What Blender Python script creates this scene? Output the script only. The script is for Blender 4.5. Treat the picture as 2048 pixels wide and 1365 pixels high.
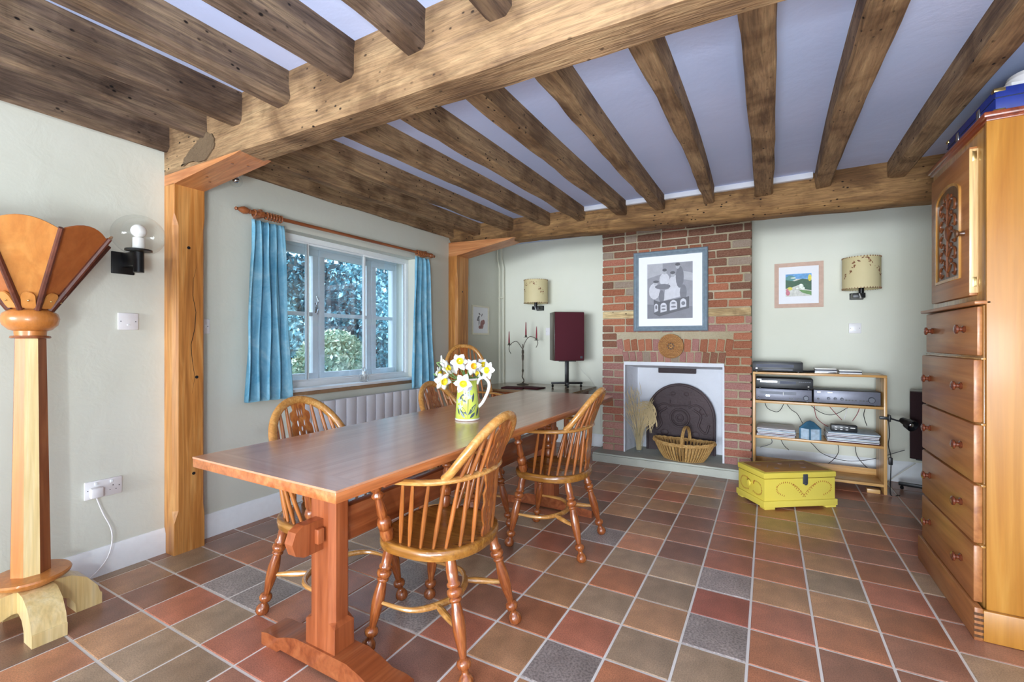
import bpy, bmesh, math, random
from mathutils import Vector, Matrix
random.seed(7)
R = math.radians
scn = bpy.context.scene
col = scn.collection
for o in list(bpy.data.objects): bpy.data.objects.remove(o)

# ------------------------------------------------------------- camera, light, exposure
CH = 1.15
cd = bpy.data.cameras.new('camera'); cam = bpy.data.objects.new('camera', cd); col.objects.link(cam)
cd.sensor_width = 36; cd.lens = 36 * 912 / 2048; cd.clip_start = .02
cam.location = (0, 0, CH)
cam.rotation_euler = (R(90), 0, math.atan(512 / 912))
scn.camera = cam
w = bpy.data.worlds.new('world'); scn.world = w; w.use_nodes = True
wn = w.node_tree.nodes; wb = wn['Background']
sky = wn.new('ShaderNodeTexSky'); sky.sky_type = 'HOSEK_WILKIE'; sky.turbidity = 5
sky.sun_direction = Vector((-.5, -.35, .8)).normalized(); sky.ground_albedo = .5
mxw = wn.new('ShaderNodeMixRGB'); mxw.inputs[0].default_value = .6; mxw.inputs[2].default_value = (.74, .87, 1.0, 1)
w.node_tree.links.new(sky.outputs[0], mxw.inputs[1]); w.node_tree.links.new(mxw.outputs[0], wb.inputs[0])
wb.inputs[1].default_value = 3.4
def lamp(name, loc, power, size, color=(1, 1, 1), target=None, kind='AREA', sy=None):
    l = bpy.data.lights.new(name, kind); l.energy = power; l.color = color
    if kind == 'AREA':
        l.size = size
        if sy: l.shape = 'RECTANGLE'; l.size_y = sy
    else: l.shadow_soft_size = size
    o = bpy.data.objects.new(name, l); o.location = loc; col.objects.link(o)
    if target: o.rotation_euler = (Vector(target) - Vector(loc)).to_track_quat('-Z', 'Y').to_euler()
    return o
lamp('flash_light', (-.9, -1.36, 2.09), 17, .05, (1, .98, .93), kind='POINT')
lamp('low_flash_light', (.25, -.75, 1.02), 38, .04, (.86, .93, 1), kind='POINT')
lamp('rear_fill', (-1.0, -11.5, 1.1), 900, 5, (.86, .93, 1), target=(-.3, 4, 1.7), sy=2.6)  # added unseen fill panel far behind the camera, evens out the room
lamp('bounce_fill', (-.1, -.6, .8), 46, .7, (.80, .90, 1), target=(-.25, .1, 2.3))  # added upward fill lamp, brightens ceiling and floor by bounce
s = bpy.data.lights.new('sun', 'SUN'); s.energy = 13; s.angle = .02; s.color = (1, .97, .9)
so = bpy.data.objects.new('sun', s); so.rotation_euler = Vector((.55, .38, -.74)).to_track_quat('-Z', 'Y').to_euler(); col.objects.link(so)
so.rotation_euler = Vector((-.75, -.2, -.6)).to_track_quat('-Z', 'Y').to_euler()
scn.view_settings.view_transform = 'Standard'; scn.view_settings.look = 'None'
scn.view_settings.gamma = 1; scn.view_settings.use_curve_mapping = False
scn.view_settings.exposure = 0.78

# ------------------------------------------------------------- materials
def lin(c):
    if isinstance(c, str):
        c = tuple(int(c[i:i + 2], 16) / 255 for i in (0, 2, 4))
    return tuple(((v / 12.92) if v <= .04045 else ((v + .055) / 1.055) ** 2.4) for v in c) + (1,)
def base(name, rough=.6, coat=0, metal=0, spec=.5):
    m = bpy.data.materials.new(name); m.use_nodes = True
    nt = m.node_tree; b = nt.nodes['Principled BSDF']
    b.inputs['Roughness'].default_value = rough; b.inputs['Metallic'].default_value = metal
    b.inputs['Specular IOR Level'].default_value = spec
    b.inputs['Coat Weight'].default_value = coat; b.inputs['Coat Roughness'].default_value = .15
    return m, nt, b
def ramp(nt, stops):
    r = nt.nodes.new('ShaderNodeValToRGB'); e = r.color_ramp.elements
    e[0].position, e[0].color = stops[0][0], lin(stops[0][1]); e[1].position, e[1].color = stops[-1][0], lin(stops[-1][1])
    for p, c in stops[1:-1]:
        k = e.new(p); k.color = lin(c)
    return r
def noise(nt, scale=(1, 1, 1), s=5, det=5, dist=0, coord='Object', rough=.55):
    tc = nt.nodes.new('ShaderNodeTexCoord'); mp = nt.nodes.new('ShaderNodeMapping')
    mp.inputs['Scale'].default_value = scale
    n = nt.nodes.new('ShaderNodeTexNoise'); n.inputs['Scale'].default_value = s
    n.inputs['Detail'].default_value = det; n.inputs['Distortion'].default_value = dist; n.inputs['Roughness'].default_value = rough
    nt.links.new(tc.outputs[coord], mp.inputs[0]); nt.links.new(mp.outputs[0], n.inputs[0])
    return n
def bump(nt, b, src, strength=.2, dist=.01):
    bp = nt.nodes.new('ShaderNodeBump'); bp.inputs['Strength'].default_value = strength; bp.inputs['Distance'].default_value = dist
    nt.links.new(src, bp.inputs['Height']); nt.links.new(bp.outputs[0], b.inputs['Normal']); return bp
def mul(nt, a, b_, fac=1.0, mode='MULTIPLY'):
    m = nt.nodes.new('ShaderNodeMixRGB'); m.blend_type = mode; m.inputs[0].default_value = fac
    nt.links.new(a, m.inputs[1]); nt.links.new(b_, m.inputs[2]); return m.outputs[0]
def flat(name, c, rough=.6, metal=0, coat=0, var=.06, s=30, emit=0):
    m, nt, b = base(name, rough, coat, metal)
    n = noise(nt, s=s, det=3)
    c = lin(c)[:3]
    r = nt.nodes.new('ShaderNodeValToRGB')
    r.color_ramp.elements[0].position = .3; r.color_ramp.elements[1].position = .7
    r.color_ramp.elements[0].color = tuple(v * (1 - var) for v in c) + (1,)
    r.color_ramp.elements[1].color = tuple(min(1, v * (1 + var)) for v in c) + (1,)
    nt.links.new(n.outputs[0], r.inputs[0]); nt.links.new(r.outputs[0], b.inputs['Base Color'])
    return m
def wood(name, dark, mid, light, axis=0, rough=.35, coat=.3, s=1.0, grain=1.0, bm=.08, rnd=False):
    m, nt, b = base(name, rough, coat)
    sc = [14 * s] * 3; sc[axis] = 1.1 * s
    n1 = noise(nt, tuple(sc), 1.6, 4, 1.6)
    sc2 = [90 * s] * 3; sc2[axis] = 2.5 * s
    n2 = noise(nt, tuple(sc2), 1.5, 3, .3)
    r1 = ramp(nt, [(.28, dark), (.5, mid), (.72, light)])
    nt.links.new(n1.outputs[0], r1.inputs[0])
    r2 = nt.nodes.new('ShaderNodeValToRGB'); g = 1 - .28 * grain
    r2.color_ramp.elements[0].position = .3; r2.color_ramp.elements[0].color = (g, g, g, 1)
    r2.color_ramp.elements[1].position = .62; r2.color_ramp.elements[1].color = (1, 1, 1, 1)
    nt.links.new(n2.outputs[0], r2.inputs[0])
    out = mul(nt, r1.outputs[0], r2.outputs[0])
    if rnd:
        oi = nt.nodes.new('ShaderNodeObjectInfo'); rr = nt.nodes.new('ShaderNodeMapRange')
        rr.inputs[3].default_value = .82; rr.inputs[4].default_value = 1.12
        nt.links.new(oi.outputs['Random'], rr.inputs[0])
        cb = nt.nodes.new('ShaderNodeCombineColor')
        for i in range(3): nt.links.new(rr.outputs[0], cb.inputs[i])
        out = mul(nt, out, cb.outputs[0])
    nt.links.new(out, b.inputs['Base Color'])
    bump(nt, b, n2.outputs[0], bm, .004)
    return m
def oldoak(name, axis, dark='5e4632', mid='937453', light='c9a67a', worm=1.0):
    """rough sawn old oak with worm holes"""
    m, nt, b = base(name, .75, 0, spec=.3)
    sc = [9.0] * 3; sc[axis] = .9
    n1 = noise(nt, tuple(sc), 1.8, 6, 1.2, rough=.65)
    r1 = ramp(nt, [(.25, dark), (.48, mid), (.75, light)])
    nt.links.new(n1.outputs[0], r1.inputs[0])
    sc2 = [70.0] * 3; sc2[axis] = 6
    n2 = noise(nt, tuple(sc2), 1.5, 4, .5)
    r2 = ramp(nt, [(.3, 'b4b4b4'), (.6, 'ffffff')]); nt.links.new(n2.outputs[0], r2.inputs[0])
    out = mul(nt, r1.outputs[0], r2.outputs[0], .75)
    # blotches of grime
    n3 = noise(nt, (1, 1, 1), 3.2, 5, .8); r3 = ramp(nt, [(.36, 'a89c94'), (.55, 'ffffff')]); nt.links.new(n3.outputs[0], r3.inputs[0])
    out = mul(nt, out, r3.outputs[0], .8)
    # worm / nail holes in rows
    tc = nt.nodes.new('ShaderNodeTexCoord'); mp = nt.nodes.new('ShaderNodeMapping'); v = nt.nodes.new('ShaderNodeTexVoronoi')
    s3 = [30.0] * 3; s3[axis] = 20.0; mp.inputs['Scale'].default_value = tuple(s3)
    nt.links.new(tc.outputs['Object'], mp.inputs[0]); nt.links.new(mp.outputs[0], v.inputs[0]); v.inputs['Scale'].default_value = 1
    rv = ramp(nt, [(.10, '33241a'), (.19, 'ffffff')]); nt.links.new(v.outputs['Distance'], rv.inputs[0])
    n4 = noise(nt, (1, 1, 1), 4, 3); r4 = ramp(nt, [(.47, '000000'), (.55, 'ffffff')]); nt.links.new(n4.outputs[0], r4.inputs[0])
    mx = nt.nodes.new('ShaderNodeMixRGB'); mx.blend_type = 'MULTIPLY'
    nt.links.new(r4.outputs[0], mx.inputs[0]); nt.links.new(out, mx.inputs[1]); nt.links.new(rv.outputs[0], mx.inputs[2])
    nt.links.new(mx.outputs[0], b.inputs['Base Color'])
    bump(nt, b, n2.outputs[0], .55, .012)
    return m
def plaster(name, c, c2, rough=.85, b_=.15, s=9):
    m, nt, b = base(name, rough, spec=.25)
    n = noise(nt, (1, 1, 1), 1.2, 4); r = ramp(nt, [(.35, c), (.65, c2)]); nt.links.new(n.outputs[0], r.inputs[0])
    nt.links.new(r.outputs[0], b.inputs['Base Color'])
    n2 = noise(nt, (1, 1, 1), s, 8, .4); bump(nt, b, n2.outputs[0], b_, .02)
    return m
def glassmat(name, tint=(1, 1, 1, 1), rough=0):
    m, nt, b = base(name, rough); b.inputs['Base Color'].default_value = tint
    b.inputs['Transmission Weight'].default_value = 1; b.inputs['IOR'].default_value = 1.45
    return m
def thinglass(name, tint=(.93, .97, 1, 1), refl=.08):
    m = bpy.data.materials.new(name); m.use_nodes = True; nt = m.node_tree; nt.nodes.clear()
    o = nt.nodes.new('ShaderNodeOutputMaterial'); t = nt.nodes.new('ShaderNodeBsdfTransparent'); g = nt.nodes.new('ShaderNodeBsdfGlossy')
    fr = nt.nodes.new('ShaderNodeLayerWeight'); fr.inputs[0].default_value = .25
    mx = nt.nodes.new('ShaderNodeMixShader'); t.inputs[0].default_value = tint; g.inputs['Roughness'].default_value = .02
    pw = nt.nodes.new('ShaderNodeMath'); pw.operation = 'POWER'; pw.inputs[1].default_value = 2.5; ma = nt.nodes.new('ShaderNodeMath'); ma.operation = 'MULTIPLY_ADD'; ma.inputs[1].default_value = .55; ma.inputs[2].default_value = refl
    nt.links.new(fr.outputs['Facing'], pw.inputs[0]); nt.links.new(pw.outputs[0], ma.inputs[0]); nt.links.new(ma.outputs[0], mx.inputs[0])
    nt.links.new(t.outputs[0], mx.inputs[1]); nt.links.new(g.outputs[0], mx.inputs[2]); nt.links.new(mx.outputs[0], o.inputs[0])
    return m
M = {}
M['wall'] = plaster('wall_paint', 'd0d1c4', 'd6d7cc')
M['wall_r'] = plaster('alcove_paint', 'dadbcc', 'e0e1d4')
M['ceil'] = plaster('ceiling_paint', 'c2d2f6', 'ccd8fa', b_=.35, s=3.5)  # blue tint of cool daylight is put into this base colour
M['white'] = flat('white_gloss_paint', 'eef2f5', .35, var=.02)
M['white_p'] = plaster('white_plaster', 'd4d6dd', 'e6e8ee', b_=.5, s=14)
M['grout'] = plaster('grout', 'e4ddd4', 'ede8e0')
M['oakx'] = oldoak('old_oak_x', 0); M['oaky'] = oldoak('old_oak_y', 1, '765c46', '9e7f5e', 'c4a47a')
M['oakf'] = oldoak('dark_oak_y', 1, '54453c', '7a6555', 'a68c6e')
M['beamx'] = oldoak('pale_oak_x', 0, '8a6e54', 'a58460', 'be9f76')
M['beamb'] = oldoak('brown_oak_x', 0, '74563c', '97724a', 'bd9460')
M['post'] = wood('honey_oak', 'a5652c', 'c4823f', 'dba05c', 2, .45, .15, .8)
M['haunch'] = wood('new_oak', 'b06a3c', 'c98450', 'd99a66', 0, .45, .15, .8)
M['yewz'] = wood('yew_upright', '8a4a20', 'b56c32', 'd09450', 2, .28, .5, 1.6, rnd=True)
M['yewbow'] = wood('yew_bow', 'b47a3c', 'c98d48', 'dcaa66', 0, .25, .6, 1.2, rnd=True)
M['seat'] = wood('elm_seat', '7c4a1c', 'a06a2a', 'b8823c', 0, .25, .6, 1.0)
M['leg'] = wood('turned_leg', '73361a', '9c5428', 'bd7740', 2, .25, .6, 1.8)
M['splat'] = wood('splat_wood', '7e3f1c', 'a35c2c', 'c07f40', 2, .28, .5, 1.4)
M['table'] = wood('table_mahogany', 'bc7f5e', 'c98e6c', 'd49c7a', 1, .33, .8, .55, .35, .01)
M['tedge'] = wood('table_edge', '9a5128', 'b86b3a', 'cc8450', 1, .3, .4, .7)
M['trestle'] = wood('trestle_wood', '84401f', 'a35730', 'b96c42', 2, .35, .3, .7, .6)
M['trail'] = wood('rail_wood', '7a3a1c', '97502b', 'ac643a', 1, .35, .3, .7, .6)
M['side'] = wood('side_table_wood', '6e5236', '8a6a48', 'a2845e', 0, .25, .4, .6)
M['cher'] = wood('drawer_cherry', '945a32', 'ad703f', 'bd8450', 1, .42, .12, .5, .5)
M['ash'] = wood('side_panel_wood', 'a4681f', 'b57b2e', 'c28c3e', 2, .45, .12, .42, .5)
M['cornice'] = wood('cornice_wood', '6e2f1c', '8c4228', 'a05434', 1, .3, .4)
M['knobw'] = wood('knob_wood', '4c2214', '6a3420', '84482c', 2, .2, .5)
M['stile'] = wood('stile_wood', 'a06c32', 'ba8644', 'cc9a58', 2, .3, .4, .7)
M['lightw'] = wood('pale_strip', 'c79a5e', 'e0b97e', 'ecca96', 2, .4, .2)
M['carve'] = wood('carved_wood', '3c2414', '5a381e', '76502c', 2, .4, .3)
M['pinel'] = wood('maple', 'd8b878', 'e6cc90', 'efdaa8', 2, .35, .35, .8, .6)
M['orangew'] = wood('orange_wood', 'bc7436', 'c87e3c', 'd48c48', 2, .35, .35, .8, .6)
M['brownw'] = wood('brown_wood', '7c4526', '955732', 'a86a40', 2, .35, .35, .8, .6)
M['panelw'] = wood('lamp_panel', 'c07a3a', 'cc8844', 'd89650', 2, .35, .35, .5, .4)
M['panelh'] = wood('lamp_panel_red', 'a05628', 'ac6230', 'b86e3a', 2, .35, .35, .5, .4)
M['ribw'] = wood('lamp_rib', '4c2418', '62301e', '743c26', 2, .5, .0)
M['shelfw'] = wood('pine_shelf', 'b98548', 'cf9e5e', 'deb478', 0, .4, .2, .8)
M['shelfv'] = wood('pine_shelf_side', 'b98548', 'cf9e5e', 'deb478', 2, .4, .2, .8)
M['polew'] = wood('curtain_pole', '7c4020', '985630', 'ad6a3c', 1, .3, .4)
M['black'] = flat('black_metal', '1c1c1e', .35, .4)
M['blackp'] = flat('black_plastic', '17181c', .4)
M['grey'] = flat('grey_metal_front', '6a6c78', .4, .3)
M['greyd'] = flat('grey_lid', '4c4f58', .45, .3)
M['silver'] = flat('silver', 'b9bcc0', .25, 1)
M['brass'] = flat('brass', 'c9b27a', .3, 1)
M['iron'] = plaster('cast_iron', '3c3234', '594a4c', .55, .5, 26)
M['ironw'] = flat('wrought_iron', '4a4238', .45, .7)
M['maroon'] = flat('maroon_cloth', '48141f', .9, var=.2, s=160)
M['candle'] = flat('red_candle', '8a2a38', .5)
M['basket'] = wood('wicker', 'a07438', 'c89c5c', 'dfbd80', 2, .7, 0, 3.5, 1.3, .4)
M['yellow'] = plaster('yellow_paint', 'd8c24a', 'e2d060', .45, .1)
M['yellowd'] = plaster('worn_lid', '9a6a34', 'b98a48', .5, .1, 20)
M['stencil'] = flat('stencil_red', 'a3491c', .6)
M['cream'] = flat('cream_plastic', 'dcdad2', .4, var=.02)
M['plastic'] = flat('white_plastic', 'e6e4e6', .35, var=.02)
M['bluec'] = flat('blue_case', '18308c', .5, var=.15)
M['navy'] = flat('dark_case', '142040', .5, var=.15)
M['glass'] = glassmat('clear_glass')
M['pane'] = thinglass('window_pane')
M['globe'] = thinglass('globe_glass', (.97, .98, .98, 1), .03)
M['petal'] = flat('white_petal', 'f6f6f0', .5, var=.02); M['trump'] = flat('yellow_trumpet', 'e8d020', .5, var=.12)
M['stem'] = flat('green_stem', '6c8c50', .5)
M['jug'] = plaster('jug_glaze', 'b9cc58', 'd2dc64', .15, 0, 5)
M['jugw'] = flat('jug_white', 'f2f0ec', .15, var=.01)
M['motif'] = flat('jug_leaf', '47545c', .2, var=.3); M['motifl'] = flat('jug_flower', 'b8bcc8', .2)
M['shade'] = plaster('parchment', 'c9b888', 'd8cba0', .6, .1); M['shadem'] = flat('shade_print', '7c4a2c', .6, var=.3)
M['straw'] = flat('dry_straw', 'd3bf94', .7, var=.2, s=8)
M['bluebag'] = flat('blue_bag', '3a6a86', .6, var=.3, s=12); M['bagl'] = flat('pale_print', 'a9bccc', .6, var=.2)
M['paper'] = flat('paper', 'dcdce0', .6, var=.05); M['mat'] = flat('mat_board', 'e8e9ee', .6, var=.01)
M['stone'] = plaster('hearth_stone', 'a3a49c', 'c2c4b6', .7, .5, 7)
M['mortar'] = plaster('mortar', 'a09274', 'bcb098', .95, .8, 40)
M['pipe'] = flat('painted_pipe', 'd6d4c2', .5, var=.02)
M['rad'] = flat('radiator_paint', 'dcdde4', .35, var=.01)
M['soil'] = flat('garden_soil', '566040', .9, var=.3, s=3)
M['sill'] = flat('sill_timber', '9a7a5c', .6, var=.1)

for q_ in ('table', 'side'): M[q_].node_tree.nodes['Principled BSDF'].inputs['Coat Roughness'].default_value = .2
# curtain fabric (mottled blue)
def fabric():
    m, nt, b = base('blue_curtain', .85, spec=.2)
    n = noise(nt, (1, 1, 1), 7, 6, .5, rough=.7); r = ramp(nt, [(.3, '5596b6'), (.55, '80b4cc'), (.75, 'a8ccd9')]); nt.links.new(n.outputs[0], r.inputs[0])
    nt.links.new(r.outputs[0], b.inputs['Base Color'])
    n2 = noise(nt, (1, 1, 1), 300, 2); bump(nt, b, n2.outputs[0], .2, .002)
    return m
M['curtain'] = fabric()
TC = dict(red='bf785e', rust='bb7a58', brown='ab7860', olive='b2967a', grey='ab9d95', orange='dc9670', plum='a47662', tan='c4936c', dkred='b86c58', dark='96725f')
def tilemat(k, c):
    m, nt, b = base('quarry_tile_' + k, .38, .0, spec=.5)
    cc = [v / 255 for v in (int(c[0:2], 16), int(c[2:4], 16), int(c[4:6], 16))]
    f = lambda g: '%02x%02x%02x' % tuple(int(max(0, min(255, v * 255 * g))) for v in cc)
    n = noise(nt, (1, 1, 1), 5, 4, .6); r = ramp(nt, [(.3, f(.86)), (.5, f(1)), (.72, f(1.13))]); nt.links.new(n.outputs[0], r.inputs[0])
    n2 = noise(nt, (1, 1, 1), 220 if k != 'grey' else 120, 2); r2 = ramp(nt, [(.3, 'd0d0d0' if k != 'grey' else 'b0b0b0'), (.6, 'ffffff')]); nt.links.new(n2.outputs[0], r2.inputs[0])
    oi = nt.nodes.new('ShaderNodeObjectInfo'); hs = nt.nodes.new('ShaderNodeHueSaturation'); mr = nt.nodes.new('ShaderNodeMapRange')
    mr.inputs[3].default_value = .85; mr.inputs[4].default_value = 1.15
    nt.links.new(oi.outputs['Random'], mr.inputs[0]); nt.links.new(mr.outputs[0], hs.inputs['Value'])
    nt.links.new(mul(nt, r.outputs[0], r2.outputs[0]), hs.inputs['Color']); nt.links.new(hs.outputs[0], b.inputs['Base Color'])
    bump(nt, b, n2.outputs[0], .06, .002)
    rr = nt.nodes.new('ShaderNodeMapRange'); rr.inputs[3].default_value = .26; rr.inputs[4].default_value = .38
    nt.links.new(n.outputs[0], rr.inputs[0]); nt.links.new(rr.outputs[0], b.inputs['Roughness'])
    return m
TM = {k: tilemat(k, c) for k, c in TC.items()}
def brickmat(i, c1, c2, c3):
    m, nt, b = base('brick_%d' % i, .9, spec=.2)
    n = noise(nt, (1, 1, 1), 18, 6, .6, 'Object', .7); r = ramp(nt, [(.3, c1), (.5, c2), (.66, c3)])
    nt.links.new(n.outputs[0], r.inputs[0])
    n3 = noise(nt, (1, 1, 1), 24, 5, 1); r3 = ramp(nt, [(.66, '000000'), (.72, 'ffffff')]); nt.links.new(n3.outputs[0], r3.inputs[0])
    mx = nt.nodes.new('ShaderNodeMixRGB'); nt.links.new(r3.outputs[0], mx.inputs[0]); nt.links.new(r.outputs[0], mx.inputs[1]); mx.inputs[2].default_value = lin('c9b39c')
    nt.links.new(mx.outputs[0], b.inputs['Base Color']); bump(nt, b, n.outputs[0], .8, .012)
    return m
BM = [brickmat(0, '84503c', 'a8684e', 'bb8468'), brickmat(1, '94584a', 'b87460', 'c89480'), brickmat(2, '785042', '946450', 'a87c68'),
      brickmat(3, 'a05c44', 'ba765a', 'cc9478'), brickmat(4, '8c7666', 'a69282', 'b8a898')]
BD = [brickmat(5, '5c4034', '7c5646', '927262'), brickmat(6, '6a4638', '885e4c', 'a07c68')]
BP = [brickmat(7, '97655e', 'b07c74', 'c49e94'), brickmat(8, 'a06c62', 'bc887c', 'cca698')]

# ------------------------------------------------------------- mesh helpers
class MB:
    def __init__(s): s.bm = bmesh.new()
    def merge(s, tmp, mat=None):
        if mat is not None: bmesh.ops.transform(tmp, matrix=mat, verts=tmp.verts)
        me = bpy.data.meshes.new('t'); tmp.to_mesh(me); tmp.free(); s.bm.from_mesh(me); bpy.data.meshes.remove(me)
        return s
    def box(s, c, d, bev=0, rot=None, seg=2):
        t = bmesh.new(); bmesh.ops.create_cube(t, size=1)
        bmesh.ops.scale(t, vec=Vector(d), verts=t.verts)
        if bev: bmesh.ops.bevel(t, geom=t.edges[:], offset=bev, segments=seg, affect='EDGES', profile=.5)
        m = Matrix.Translation(Vector(c))
        if rot: m = m @ (rot.to_4x4() if isinstance(rot, Matrix) else Matrix.Rotation(rot, 4, 'Z'))
        return s.merge(t, m)
    def bx(s, x0, x1, y0, y1, z0, z1, bev=0):
        return s.box(((x0 + x1) / 2, (y0 + y1) / 2, (z0 + z1) / 2), (abs(x1 - x0), abs(y1 - y0), abs(z1 - z0)), bev)
    def lathe(s, prof, p0=(0, 0, 0), p1=None, n=16, caps=True, sc=1):
        """prof: list of (h, r); along p0->p1 with h in 0..1 when p1 given"""
        p0 = Vector(p0)
        if p1 is not None:
            d = Vector(p1) - p0; L = d.length; q = d.to_track_quat('Z', 'Y').to_matrix().to_4x4()
        else: L = 1; q = Matrix.Identity(4)
        m = Matrix.Translation(p0) @ q
        bm = s.bm; rings = []
        for h, r in prof:
            rings.append([bm.verts.new(m @ Vector((r * sc * math.cos(2 * math.pi * k / n), r * sc * math.sin(2 * math.pi * k / n), h * L))) for k in range(n)])
        for a, b in zip(rings, rings[1:]):
            for k in range(n): bm.faces.new((a[k], a[(k + 1) % n], b[(k + 1) % n], b[k]))
        if caps:
            bm.faces.new(rings[0][::-1]); bm.faces.new(rings[-1])
        return s
    def tube(s, pts, r, n=8, sx=1.0, sy=1.0, up=(0, 0, 1), closed=False):
        """sweep; r float or list; sx along side, sy along up"""
        pts = [Vector(p) for p in pts]; N = len(pts); bm = s.bm; rings = []
        side = None
        for i, p in enumerate(pts):
            if closed: t = (pts[(i + 1) % N] - pts[i - 1]).normalized()
            else: t = (pts[min(i + 1, N - 1)] - pts[max(i - 1, 0)]).normalized()
            u = Vector(up) if up is not None else None
            if up is None:
                u = side.cross(t) if side is not None else (Vector((0, 0, 1)) if abs(t.z) < .9 else Vector((1, 0, 0)))
            sd = t.cross(u)
            if sd.length < 1e-4: sd = t.cross(Vector((1, 0, .01)))
            sd.normalize(); uu = sd.cross(t).normalized(); side = sd
            rr = r[i] if isinstance(r, (list, tuple)) else r
            rings.append([bm.verts.new(p + sd * math.cos(2 * math.pi * k / n) * rr * sx + uu * math.sin(2 * math.pi * k / n) * rr * sy) for k in range(n)])
        rg = list(zip(rings, rings[1:])) + ([(rings[-1], rings[0])] if closed else [])
        for a, b in rg:
            for k in range(n): bm.faces.new((a[k], a[(k + 1) % n], b[(k + 1) % n], b[k]))
        if not closed: bm.faces.new(rings[0][::-1]); bm.faces.new(rings[-1])
        return s
    def prism(s, poly, z0, z1, M4=None):
        """extrude a 2D polygon (x,y) from z0 to z1, mapped by M4"""
        M4 = M4 or Matrix.Identity(4); bm = s.bm
        a = [bm.verts.new(M4 @ Vector((x, y, z0))) for x, y in poly]; b = [bm.verts.new(M4 @ Vector((x, y, z1))) for x, y in poly]
        n = len(poly)
        bm.faces.new(a[::-1]); bm.faces.new(b)
        for k in range(n): bm.faces.new((a[k], a[(k + 1) % n], b[(k + 1) % n], b[k]))
        return s
    def sphere(s, c, r, sc=(1, 1, 1), u=16, v=10):
        t = bmesh.new(); bmesh.ops.create_uvsphere(t, u_segments=u, v_segments=v, radius=r)
        return s.merge(t, Matrix.Translation(Vector(c)) @ Matrix.Diagonal((*sc, 1)))
    def quad(s, a, b, c, d):
        s.bm.faces.new([s.bm.verts.new(Vector(p)) for p in (a, b, c, d)]); return s
    def poly(s, pts):
        s.bm.faces.new([s.bm.verts.new(Vector(p)) for p in pts]); return s
    def build(s, name, mat, parent=None, smooth=35, loc=None, rot=None, recalc=True):
        if recalc: bmesh.ops.recalc_face_normals(s.bm, faces=s.bm.faces)
        me = bpy.data.meshes.new(name); s.bm.to_mesh(me); s.bm.free()
        if smooth:
            me.polygons.foreach_set('use_smooth', [True] * len(me.polygons)); me.set_sharp_from_angle(angle=R(smooth))
        if mat: me.materials.append(M[mat] if isinstance(mat, str) else mat)
        o = bpy.data.objects.new(name, me); col.objects.link(o)
        if parent: o.parent = parent
        if loc is not None: o.location = loc
        if rot is not None: o.rotation_euler = (0, 0, rot)
        return o
def tag(o, label, cat, group=None, kind=None):
    if label: o['label'] = label
    if cat: o['category'] = cat
    if group: o['group'] = group
    if kind: o['kind'] = kind
    return o
def thing(name, label, cat, loc=(0, 0, 0), rot=0, group=None):
    o = bpy.data.objects.new(name, None); col.objects.link(o); o.empty_display_size = .05
    o.location = loc; o.rotation_euler = (0, 0, rot)
    return tag(o, label, cat, group)
def struct(o): o['kind'] = 'structure'; return o
def copy_tree(o, parent=None):
    c = o.copy(); col.objects.link(c)
    if parent: c.parent = parent
    for ch in o.children: copy_tree(ch, c)
    return c
def catmull(P, n=8, closed=False):
    P = [Vector(p) for p in P]; out = []; N = len(P)
    rng = range(N) if closed else range(N - 1)
    for i in rng:
        p0 = P[(i - 1) % N] if closed or i > 0 else P[0] * 2 - P[1]
        p1 = P[i]; p2 = P[(i + 1) % N]
        p3 = P[(i + 2) % N] if closed or i + 2 < N else P[-1] * 2 - P[-2]
        for k in range(n):
            t = k / n
            out.append(.5 * ((2 * p1) + (-p0 + p2) * t + (2 * p0 - 5 * p1 + 4 * p2 - p3) * t * t + (-p0 + 3 * p1 - 3 * p2 + p3) * t ** 3))
    if not closed: out.append(P[-1])
    return out
def holed(name, outer, holes, th, mat, mapf, parent, bev=0):
    """flat shape with holes, thickness th, mapped by mapf(u,v,w)->xyz"""
    cu = bpy.data.curves.new('c', 'CURVE'); cu.dimensions = '2D'; cu.fill_mode = 'BOTH'; cu.extrude = th / 2; cu.bevel_depth = bev
    for L in [outer] + holes:
        sp = cu.splines.new('POLY'); sp.points.add(len(L) - 1); sp.use_cyclic_u = True
        for p, q in zip(sp.points, L): p.co = (q[0], q[1], 0, 1)
    ob = bpy.data.objects.new('c', cu); col.objects.link(ob)
    dg = bpy.context.evaluated_depsgraph_get(); me = bpy.data.meshes.new_from_object(ob.evaluated_get(dg))
    bpy.data.objects.remove(ob); bpy.data.curves.remove(cu)
    for v in me.vertices: v.co = mapf(v.co.x, v.co.y, v.co.z)
    me.materials.clear(); me.materials.append(M[mat] if isinstance(mat, str) else mat); me.name = name
    o = bpy.data.objects.new(name, me); col.objects.link(o); o.parent = parent
    return o

# ------------------------------------------------------------- room shell
XL, YB, ZC, XR, YF = -2.865, 4.80, 2.31, 1.34, -3.4
wl = MB()
WY0, WY1, WZ0, WZ1 = 1.95, 3.27, .815, 1.915
wl.bx(XL - .35, XL, YF, WY0, 0, 2.45).bx(XL - .35, XL, WY1, YB + .3, 0, 2.45).bx(XL - .35, XL, WY0, WY1, 0, WZ0).bx(XL - .35, XL, WY0, WY1, WZ1, 2.45)
struct(wl.build('wall_left', 'wall', smooth=0))
struct(MB().bx(XL, XR + .2, YB, YB + .3, 0, 2.45).build('wall_back', 'wall_r', smooth=0))
struct(MB().bx(XR, XR + .2, YF, YB, 0, 2.45).build('wall_right', 'wall', smooth=0))
cl = MB(); N = 40
cl.bx(XL, XR, YF, YB, ZC, ZC + .14)
struct(cl.build('ceiling', 'ceil', smooth=0))
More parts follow.
